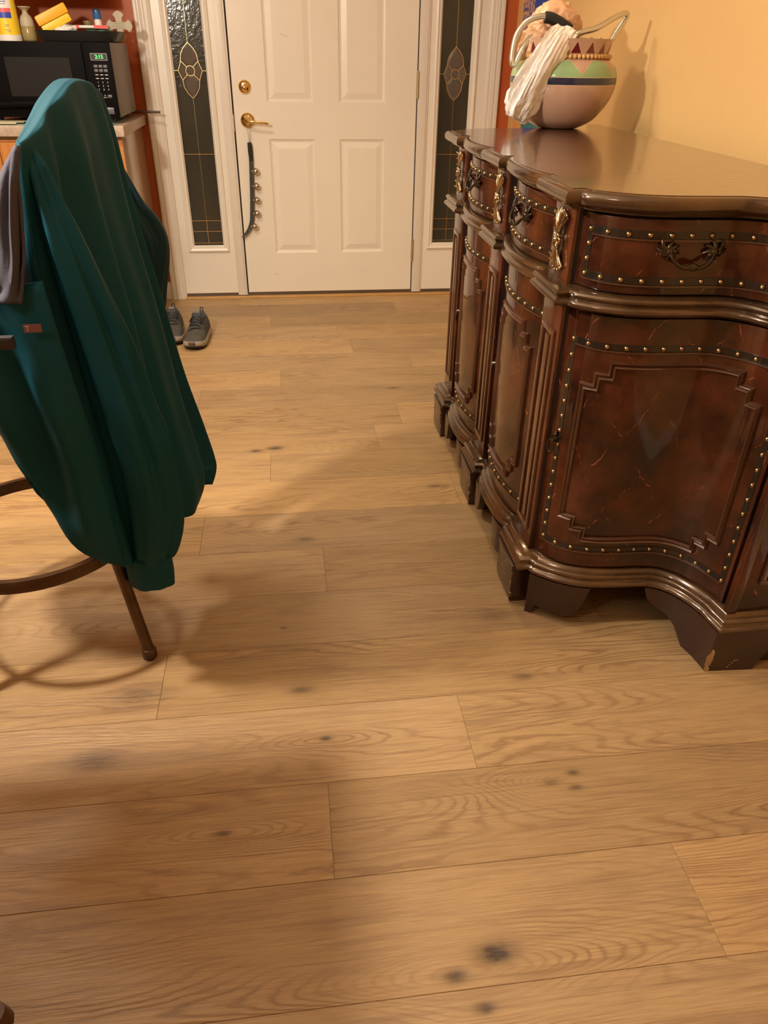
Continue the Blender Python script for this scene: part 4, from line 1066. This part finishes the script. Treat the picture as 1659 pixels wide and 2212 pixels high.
o = crumple('green_wrapper', (-.520, -.350, ZT + .028), (.055, .035, .022), GREENP, 1.7, .35, 4); tag(o, 'dark green glossy wrapper at the right end of the tray', 'wrapper')
m_ = MB(); m_.box(-.600, -.475, -.385, -.315, ZT + .050, ZT + .060); o = m_.build('white_packet', None, None, 40, .003, mats=[WHITE]); tag(o, 'flat white packet with red edge lying across the tray', 'packet')
m_ = MB(); m_.box(-.530, -.474, -.388, -.386, ZT + .049, ZT + .061); m_.box(-.6015, -.590, -.386, -.314, ZT + .0495, ZT + .0605); q = m_.build('red_edge', REDP); q.parent = o
bt = thing('small_bottle', 'small bottle with shiny blue cap standing behind the white packet', 'bottle', (-.530, -.28, ZT + .012))
m_ = MB(); m_.lathe([(.014, 0), (.015, .004), (.015, .065), (.011, .074)], (0, 0, 0), 20); m_.build('bottle_body', WHITE, bt, 50)
m_ = MB(); m_.lathe([(.0165, .074), (.0175, .080), (.0165, .104), (.010, .108), (0, .109)], (0, 0, 0), 20, caps=False); m_.build('bottle_cap', CAPB, bt, 50)
m_ = MB(); m_.lathe([(.012, 0), (.013, .005), (.014, .045), (.020, .062), (.019, .066), (.0, .060)], (-.575, -.27, ZT + .012), 20, caps=False)
tag(m_.build('tiny_cup', pm('olive_glaze', (.20, .17, .07), .25), smooth=50), 'tiny olive glazed cup behind the tray beside the blue-capped bottle', 'cup')
# cross plaque
cr_ = thing('cross_plaque', 'cream flared cross plaque leaning at the right end of the tray', 'cross', (-.448, -.245, ZT)); cr_.scale = (.88, 1, .88)
P = []
for q in range(4):
    a0 = q * PI / 2
    L_ = .058 if q != 3 else .066
    for (r, w_) in ((.014, -.014), (.034, -.016), (.044, -.026), (.052, -.020), (L_, -.012), (L_ + .004, 0), (L_, .012), (.052, .020), (.044, .026), (.034, .016)):
        P.append((r * math.cos(a0) - w_ * math.sin(a0), r * math.sin(a0) + w_ * math.cos(a0)))
n = len(P); V = [(a, -.005, b + .072) for a, b in P] + [(a, .005, b + .072) for a, b in P]
mesh_obj('cross_body', V, [tuple(range(n)), tuple(range(2 * n - 1, n - 1, -1))] + [(i, n + i, n + (i + 1) % n, (i + 1) % n) for i in range(n)], CREAM, cr_)
m_ = MB()
for k in range(4): m_.box(-.030, .030, -.0062, -.0048, .060 + k * .007, .0614 + k * .007)
m_.build('engraved_lines', pm('engraving', (.30, .25, .16), .7), cr_)

# ------------------------------------------------------------------ trainers by the cabinet
def shoe(name, x, y, ang, label):
    rt = thing(name, label, 'shoe', (x, y, 0), 'pair of grey trainers by the cabinet'); rt.rotation_euler = (0, 0, ang)
    # local: toe towards -y, length .285
    L_ = .285
    def half(t):   # outline half width, t 0 toe .. 1 heel
        return lerp_tab([(0, .012), (.03, .030), (.10, .044), (.25, .052), (.40, .050), (.58, .046), (.78, .045), (.92, .040), (.98, .027), (1, .010)], t)
    def ring(t, z_, k=1, n=2): pass
    def outline(scale, zf, N_=40):
        R_ = []
        for i in range(N_):
            a = 2 * PI * i / N_; t = .5 - .5 * math.cos(a); sgn = 1 if math.sin(a) >= 0 else -1
            w_ = half(t) * scale; R_.append((sgn * w_ * (1 if 0 < t < 1 else 0), -L_ / 2 + L_ * (.5 + (t - .5) * (1 - (1 - scale) * .35)), zf(t)))
        return R_
    N_ = 40
    def stack(levels, nm, mat):
        V = []; 
        for (sc_, zf) in levels: V += outline(sc_, zf)
        Fc = grid_faces(N_, len(levels), True) + [tuple(range(N_ - 1, -1, -1)), tuple((len(levels) - 1) * N_ + k for k in range(N_))]
        return mesh_obj(nm, V, Fc, mat, rt, 60)
    spring = lambda t: .016 * max(0, (.28 - t) / .28) ** 1.5
    stack([(.93, lambda t: spring(t)), (.99, lambda t: .004 + spring(t)), (.99, lambda t: .011 + spring(t))], 'outsole', SOLEB)
    stack([(1.0, lambda t: .010 + spring(t)), (1.06, lambda t: .016 + spring(t)), (1.05, lambda t: .026 + spring(t) + .006 * t), (1.0, lambda t: .032 + spring(t) + .010 * t)], 'midsole', SOLE)
    hgt = lambda t: lerp_tab([(0, .030), (.04, .046), (.12, .058), (.3, .070), (.45, .096), (.62, .114), (.8, .106), (.95, .112), (1, .106)], t)
    V = []; NU, NV = 17, 30
    for j in range(NV):
        t = j / (NV - 1); w_ = half(t) * .97; b0 = .028 + spring(t) + .01 * t; h = hgt(t)
        for i in range(NU):
            u = -1 + 2 * i / (NU - 1); pw = 2.4 if t < .5 else 2.2
            x_ = w_ * math.sin(u * PI / 2); zz = b0 + (h - b0) * (max(0, 1 - abs(math.sin(u * PI / 2)) ** pw)) ** (1 / 2.0)
            if .60 < t < .95 and abs(u) < .45: zz -= .050 * math.sin((t - .60) / .35 * PI) ** .5 * math.cos(u / .45 * PI / 2)
            V.append((x_ * (1 - .10 * max(0, (zz - .06)) / .05 * (t > .5)), -L_ / 2 + L_ * t, zz))
    Fc = grid_faces(NU, NV) 
    o = mesh_obj('knit_upper', V, Fc, None, rt, 80, [SHOE, SHOED], [1 if (q // (NU - 1)) > 11 else 0 for q in range(len(Fc))])
    m_ = MB(); m_.tube(catmull([(-.014, -L_ / 2 - .002, .040), (0, -L_ / 2 - .006, .040), (.014, -L_ / 2 - .002, .040)], 4), .009, 8, flat=.6); m_.build('toe_cap', pm('toe_guard', (.07, .055, .045), .6), rt, 60)
    m_ = MB(); V = []
    for j in range(8):
        t = .42 + j * .028; zc = hgt(t) + .004 + .016 * (j / 7) ** 2; 
        for i in range(7):
            u = -1 + i / 3; V.append((u * .024, -L_ / 2 + L_ * t, zc - .010 * u * u))
    o2 = mesh_obj('tongue', V, grid_faces(7, 8), SHOED, rt, 80); sol = o2.modifiers.new('s', 'SOLIDIFY'); sol.thickness = .006
    m_ = MB(); m_.box(-.013, .013, -L_ / 2 + L_ * .60, -L_ / 2 + L_ * .60 + .004, hgt(.6) + .010, hgt(.6) + .026); m_.build('tongue_badge', pm('grey_badge', (.18, .18, .18), .5), rt, bevel=.001)
    for k in range(5):
        t = .33 + k * .055; zt = hgt(t) + .004; y_ = -L_ / 2 + L_ * t; sgn = 1 if k % 2 else -1
        m_ = MB(); m_.tube(catmull([(-.030, y_ + sgn * .006, zt - .014), (-.012, y_ + sgn * .002, zt + .001), (.012, y_ - sgn * .002, zt + .001), (.030, y_ - sgn * .006, zt - .014)], 4), .0026, 6); m_.build('lace', LACE, rt, 60)
    m_ = MB()
    for s_ in (-1, 1):
        m_.tube(catmull([(0, -L_ / 2 + L_ * .56, hgt(.56) + .008), (s_ * .020, -L_ / 2 + L_ * .53, hgt(.5) + .012), (s_ * .030, -L_ / 2 + L_ * .47, hgt(.45)), (s_ * .012, -L_ / 2 + L_ * .50, hgt(.5) + .004), (0, -L_ / 2 + L_ * .56, hgt(.56) + .008)], 4), .0024, 6)
    m_.build('lace_bow', LACE, rt, 60)
    m_ = MB(); m_.tube(catmull([(-.006, L_ / 2 - .010, .096), (-.006, L_ / 2, .118), (.006, L_ / 2, .118), (.006, L_ / 2 - .010, .096)], 4), .0025, 6); m_.build('pull_tab', LACE, rt, 60)
shoe('trainer', -.216, -.728, -.10, 'grey trainer nearer the middle of the floor, pull loop at its heel')
shoe('trainer', -.336, -.655, .06, 'grey trainer closest to the cabinet side, partly behind the jacket')

# ------------------------------------------------------------------ metal stool
SCx, SCy = -.357, -2.760
stool = thing('counter_stool', 'bronze-coloured metal stool with curved foot ring, hung with a teal jacket', 'stool', (SCx, SCy, 0))
LEGZ = .62
def leg_pts(a, r0=.258, r1=.165): return [(SCx + (r0 + (r1 - r0) * t) * math.cos(a), SCy + (r0 + (r1 - r0) * t) * math.sin(a), .0 + LEGZ * t) for t in (0, .45, 1)]
A0 = math.radians(-31)
for k in range(4):
    a = A0 + k * PI / 2; p = leg_pts(a)
    m_ = MB(); m_.tube([(p[0][0], p[0][1], .022)] + p[1:], .0125, 12); lg = keep(m_.build('leg', IRON, smooth=60), stool)
    m_ = MB(); m_.tube([(p[0][0] + .001 * math.cos(a), p[0][1], .0), (p[0][0], p[0][1], .005), (p[0][0], p[0][1], .024), (p[0][0] * 1, p[0][1], .028)], [.0145, .0165, .0165, .0135], 14)
    q = m_.build('foot_cap', RUBBER if k == 1 else IRON, smooth=60); q.parent = lg
RZ, RRr = .285, .216
m_ = MB(); V = []; n = 64
for k in range(n):
    a = 2 * PI * k / n
    for (dr, dz) in ((-.006, -.014), (.006, -.014), (.008, 0), (.006, .014), (-.006, .014), (-.008, 0)): V.append((SCx + (RRr + dr) * math.cos(a), SCy + (RRr + dr) * math.sin(a), RZ + dz))
Fc = [(6 * k + i, 6 * k + (i + 1) % 6, 6 * ((k + 1) % n) + (i + 1) % 6, 6 * ((k + 1) % n) + i) for k in range(n) for i in range(6)]
m_.add(V, Fc); keep(m_.build('foot_ring', IRON, smooth=45), stool)
m_ = MB(); m_.lathe([(.185, .620), (.19, .630), (.19, .650), (.165, .672), (.0, .680)], (SCx, SCy, 0), 40, caps=False); m_.lathe([(.0, .612), (.185, .620)], (SCx, SCy, 0), 40, caps=False)
keep(m_.build('seat', pm('brown_seat_vinyl', (.09, .05, .03), .5), smooth=50), stool)
m_ = MB()
for a in (math.radians(-42), math.radians(66)):
    top_ = (-.168, -2.93, 1.03) if a < 0 else (-.140, -2.56, 1.07)
    m_.tube(catmull([(SCx + .17 * math.cos(a), SCy + .17 * math.sin(a), .62), (SCx + .185 * math.cos(a), SCy + .185 * math.sin(a), .82), top_], 6), .009, 10)
m_.tube(catmull([(-.168, -2.93, 1.03), (-.150, -2.88, 1.066), (-.128, -2.70, 1.118), (-.132, -2.60, 1.100), (-.140, -2.56, 1.07)], 6), .009, 10)
keep(m_.build('backrest', IRON, smooth=60), stool)

# ------------------------------------------------------------------ counter-height table just out of frame at the left
tbl = thing('counter_table', 'counter-height table at lower left with only a dark leg foot in view', 'table', (-.95, -3.55, 0))
m_ = MB(); m_.box(-1.65, -.275, -4.05, -3.10, .885, .915); keep(m_.build('table_top', pm('brown_table_top', (.16, .08, .04), .35), bevel=.006), tbl)
for (x, y) in ((-.246, -3.636), (-1.60, -3.55)):
    m_ = MB(); m_.tube([(x, y, .0), (x, y, .03)], [.024, .018], 12); m_.tube(catmull([(x, y, .02), (x - .10 if x > -1 else x + .10, y, .40), (x - .16 if x > -1 else x + .16, y, .885)], 8), .014, 12); keep(m_.build('leg', IRON, smooth=60), tbl)

# ------------------------------------------------------------------ teal jacket over the stool back
jk = thing('jacket', 'teal nylon jacket draped over the back of the metal stool', 'jacket', (-.13, -2.75, .3))
LV = [  # z near, mid, far | P0 x,y | P1 x,y | outer bulge | inner bulge
    (1.0682, 1.1392, 1.1122, -.150, -2.962, -.118, -2.545, .002, .002),
    (1.067, 1.138, 1.111, -.149, -2.966, -.118, -2.540, .013, .012),
    (1.056, 1.126, 1.098, -.150, -2.970, -.114, -2.535, .020, .016),
    (1.015, 1.055, 1.040, -.157, -2.972, -.110, -2.525, .030, .022),
    (.955, .975, .965, -.164, -2.974, -.108, -2.520, .034, .030),
    (.85, .86, .86, -.172, -2.974, -.102, -2.520, .044, .045),
    (.70, .70, .70, -.178, -2.972, -.084, -2.520, .056, .055),
    (.55, .55, .55, -.180, -2.970, -.060, -2.525, .056, .060),
    (.42, .42, .42, -.178, -2.965, -.024, -2.540, .048, .060),
    (.335, .325, .325, -.172, -2.958, .000, -2.560, .040, .050),
    (.300, .275, .270, -.168, -2.950, -.012, -2.575, .034, .044)]
LVc = []
for i in range(len(LV) - 1):
    for k in range(7):
        t = k / 7; a = LV[max(i - 1, 0)]; b = LV[i]; c = LV[i + 1]; d = LV[min(i + 2, len(LV) - 1)]
        LVc.append([.5 * ((2 * q1) + (q2 - q0) * t + (2 * q0 - 5 * q1 + 4 * q2 - q3) * t * t + (3 * q1 - q0 - 3 * q2 + q3) * t ** 3) for q0, q1, q2, q3 in zip(a, b, c, d)])
LVc.append(list(LV[-1]))
NU = 144; V = []; NL = len(LVc)
def fold(th, d, seed=0):
    """pleats that open downwards"""
    a = th / PI; w = .10 * noise.noise(Vector((a * 3, d * 1.5, 7)))
    def rg(x, p): return (1 - abs(math.sin(x))) ** p
    return math.sin(a * 27 + 1.2 + d * 1.6 + w * 9) + .5 * math.sin(a * 43 + 2.4 - d * 1.5 + w * 5) + .3 * math.sin(a * 14 + d * 2)
def ARCH(u):
    q = u / .64; return .55 * math.sin(q * PI / 2) + .45 * q * q * (3 - 2 * q)
for j, l in enumerate(LVc):
    zn, zm_, zf, x0, y0, x1, y1, B, I = l; dd = j / (NL - 1)
    P0, P1 = Vector((x0, y0, 0)), Vector((x1, y1, 0)); ax = P1 - P0; nr = Vector((ax.y, -ax.x, 0)).normalized()
    for k in range(NU):
        th = 2 * PI * k / NU; u = .5 - .5 * math.cos(th); sn = math.sin(th)
        zz = zn + (zm_ - zn) * ARCH(u) if u < .64 else zf + (zm_ - zf) * math.cos((u - .64) / .36 * PI / 2) ** .7
        side = B if sn > 0 else I
        off = math.copysign(abs(sn) ** .75, sn) * side
        f = fold(th, dd) * (.0003 + .0150 * min(1, max(0, dd - .10) * 2.2)) * abs(sn) ** .4
        p = P0 + ax * u + nr * (off + (f if sn > 0 else -f * .6))
        zz += .012 * dd * math.sin(th * 5 + 1) * (dd > .9)
        V.append((p.x, p.y, zz))
Fc = grid_faces(NU, NL, True); 
# close the top slit
Fc += [(k, (k + 1) % NU, (NU - k - 1) % NU, (NU - k) % NU) for k in range(0, NU // 2)]
Fc = [tuple(dict.fromkeys(q)) for q in Fc]; Fc = [q for q in Fc if len(q) > 2]
o = keep(mesh_obj('jacket_body', V, Fc, TEAL, None, 100), jk); sd = o.modifiers.new('t', 'SOLIDIFY'); sd.thickness = .002; sd.offset = -1
def limb(name, P, mat, seed=0, flat=.8, crease=.15, NU=48, per=9, hw=Vector((1, -.25, 0))):
    CPs = catmull([p[:3] for p in P], per); Rs = catmull([(p[3], 0, 0) for p in P], per); V = []
    for i, p in enumerate(CPs):
        t = (CPs[min(i + 1, len(CPs) - 1)] - CPs[max(i - 1, 0)]).normalized(); s_ = (hw - t * hw.dot(t)).normalized(); f = t.cross(s_)
        for k in range(NU):
            a = 2 * PI * k / NU
            nn = 1 + crease * min(1, i / 14 + .2) * math.sin(a * 4 + seed + i * .03) + crease * .8 * noise.noise(Vector((math.cos(a) * 1.6, math.sin(a) * 1.6 + seed, i * .10))) + crease * .6 * math.sin(a * 9 - i * .05 + seed)
            V.append(p + s_ * math.cos(a) * Rs[i].x * nn + f * math.sin(a) * Rs[i].x * flat * nn)
    Fc = grid_faces(NU, len(CPs), True) + [tuple(range(NU)), tuple((len(CPs) - 1) * NU + k for k in range(NU - 1, -1, -1))]
    return keep(mesh_obj(name, V, Fc, mat, None, 100), jk)
near = limb('sleeve', [(-.142, -2.938, 1.058, .006), (-.139, -2.944, 1.030, .017), (-.128, -2.948, .96, .028), (-.113, -2.948, .87, .037), (-.098, -2.940, .77, .046), (-.086, -2.930, .65, .052), (-.076, -2.915, .52, .060), (-.078, -2.900, .40, .058), (-.092, -2.890, .310, .050), (-.098, -2.885, .285, .046)], TEAL, 1.0)
limb('cuff', [(-.098, -2.885, .288, .049), (-.100, -2.883, .272, .051), (-.102, -2.880, .235, .052), (-.103, -2.878, .212, .050)], TEAL, .4, crease=.05, per=5)
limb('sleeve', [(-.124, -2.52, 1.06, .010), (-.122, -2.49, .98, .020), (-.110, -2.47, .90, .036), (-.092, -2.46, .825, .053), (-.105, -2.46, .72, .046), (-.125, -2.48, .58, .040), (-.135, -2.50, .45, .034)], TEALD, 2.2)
# seam lines on the sleeve
# front panel with slanting hem on the near side
def sheet(name, rows, mat, th=.003, per=6, wave=.004, parent=jk, seed=0, fr=9):
    R_ = [catmull(r, per) for r in rows]; nC = len(R_[0]); cols = [catmull([r[i] for r in R_], per) for i in range(nC)]
    nR = len(cols[0]); V = []
    for j in range(nR):
        for i in range(nC):
            p = cols[i][j]; u, v = i / (nC - 1), j / (nR - 1)
            w_ = wave * 1.6 * (math.sin(u * fr * 1.6 + v * 2.5 + seed) + .6 * math.sin(u * fr * 2.1 - v * 4 + seed) + .8 * noise.noise(Vector((u * 3, v * 4, seed)))) * min(1, v * 3)
            V.append((p.x, p.y - w_, p.z))
    o = mesh_obj(name, V, grid_faces(nC, nR), mat, None, 100); s_ = o.modifiers.new('t', 'SOLIDIFY'); s_.thickness = th; s_.offset = 0
    return keep(o, parent) if parent else o
sheet('front_panel', [[(-.40, -2.93, .86), (-.30, -2.985, .865), (-.22, -3.000, .870), (-.150, -2.995, .88)],
                      [(-.395, -2.93, .80), (-.30, -2.990, .78), (-.215, -3.005, .76), (-.140, -2.995, .74)],
                      [(-.345, -2.94, .745), (-.285, -2.990, .66), (-.205, -3.000, .62), (-.130, -2.990, .58)],
                      [(-.300, -2.95, .690), (-.262, -2.985, .56), (-.200, -2.995, .48), (-.128, -2.980, .42)],
                      [(-.276, -2.955, .640), (-.245, -2.980, .50), (-.200, -2.985, .375), (-.130, -2.965, .30)]], TEAL, .004, 7, .007, seed=1.0)
sheet('collar_lining', [[(-.150, -2.985, 1.062), (-.146, -2.990, 1.066), (-.142, -2.985, 1.066)],
                        [(-.180, -2.995, 1.020), (-.160, -3.006, 1.022), (-.148, -2.998, 1.024)],
                        [(-.200, -3.000, .965), (-.172, -3.014, .965), (-.156, -3.002, .965)],
                        [(-.206, -3.002, .915), (-.182, -3.016, .912), (-.164, -3.004, .915)],
                        [(-.215, -3.004, .880), (-.195, -3.020, .872), (-.172, -3.006, .890)],
                        [(-.245, -3.010, .868), (-.205, -3.026, .856), (-.182, -3.012, .850)]], LINING, .005, 5, .003, seed=4)
m_ = MB(); m_.box(-.268, -.206, -3.026, -3.012, .782, .802); keep(m_.build('velcro_strap', pm('dark_strap', (.03, .024, .026), .7), bevel=.002), jk)
m_ = MB(); m_.box(-.186, -.160, -3.0225, -3.018, .808, .820); lb = keep(m_.build('embroidered_tag', RUST), jk)
t = text_mesh('tag_letter', 'T', .012, pm('tag_thread', (.55, .40, .32), .7), None, Matrix.Translation((-.180, -3.0228, .814)) @ Matrix.Rotation(PI / 2, 4, 'X'), .0003); keep(t, jk)
# patterned cloth inside the jacket
def cloth_mat():
    m = pm('blue_white_print', (.70, .68, .66), .6); nt = m.node_tree; N = nt.nodes; L = nt.links; b = N['Principled BSDF']
    g = N.new('ShaderNodeNewGeometry'); s = N.new('ShaderNodeSeparateXYZ'); L.new(g.outputs['Position'], s.inputs[0])
    v = N.new('ShaderNodeTexNoise'); v.inputs['Scale'].default_value = 28; L.new(g.outputs['Position'], v.inputs['Vector'])
    a = N.new('ShaderNodeMath'); a.operation = 'MULTIPLY_ADD'; a.inputs[1].default_value = .05; L.new(v.outputs[0], a.inputs[0]); L.new(s.outputs[2], a.inputs[2])
    r = N.new('ShaderNodeValToRGB'); mr = N.new('ShaderNodeMapRange'); mr.inputs[1].default_value = .87; mr.inputs[2].default_value = 1.06
    L.new(a.outputs[0], mr.inputs[0]); L.new(mr.outputs[0], r.inputs[0]); r.color_ramp.interpolation = 'CONSTANT'
    el = r.color_ramp.elements; el[0].position = 0; el[0].color = (.10, .30, .33, 1); el[1].position = .22; el[1].color = (.02, .04, .22, 1)
    e = el.new(.36); e.color = (.10, .20, .55, 1); e = el.new(.44); e.color = (.02, .03, .15, 1); e = el.new(.52); e.color = (.72, .70, .68, 1); e = el.new(.90); e.color = (.012, .015, .05, 1)
    L.new(r.outputs[0], b.inputs['Base Color']); return m
o = sheet('printed_shirt', [[(-.32, -2.93, 1.000), (-.25, -2.975, 1.005), (-.168, -2.985, 1.000)],
                            [(-.33, -2.93, .95), (-.26, -2.985, .95), (-.172, -2.990, .95)],
                            [(-.33, -2.93, .90), (-.26, -2.990, .90), (-.180, -2.992, .90)],
                            [(-.33, -2.93, .872), (-.26, -2.995, .872), (-.188, -2.994, .880)]], cloth_mat(), .004, 5, .004, None, 2)
tag(o, 'white and blue printed garment tucked inside the teal jacket', 'shirt')
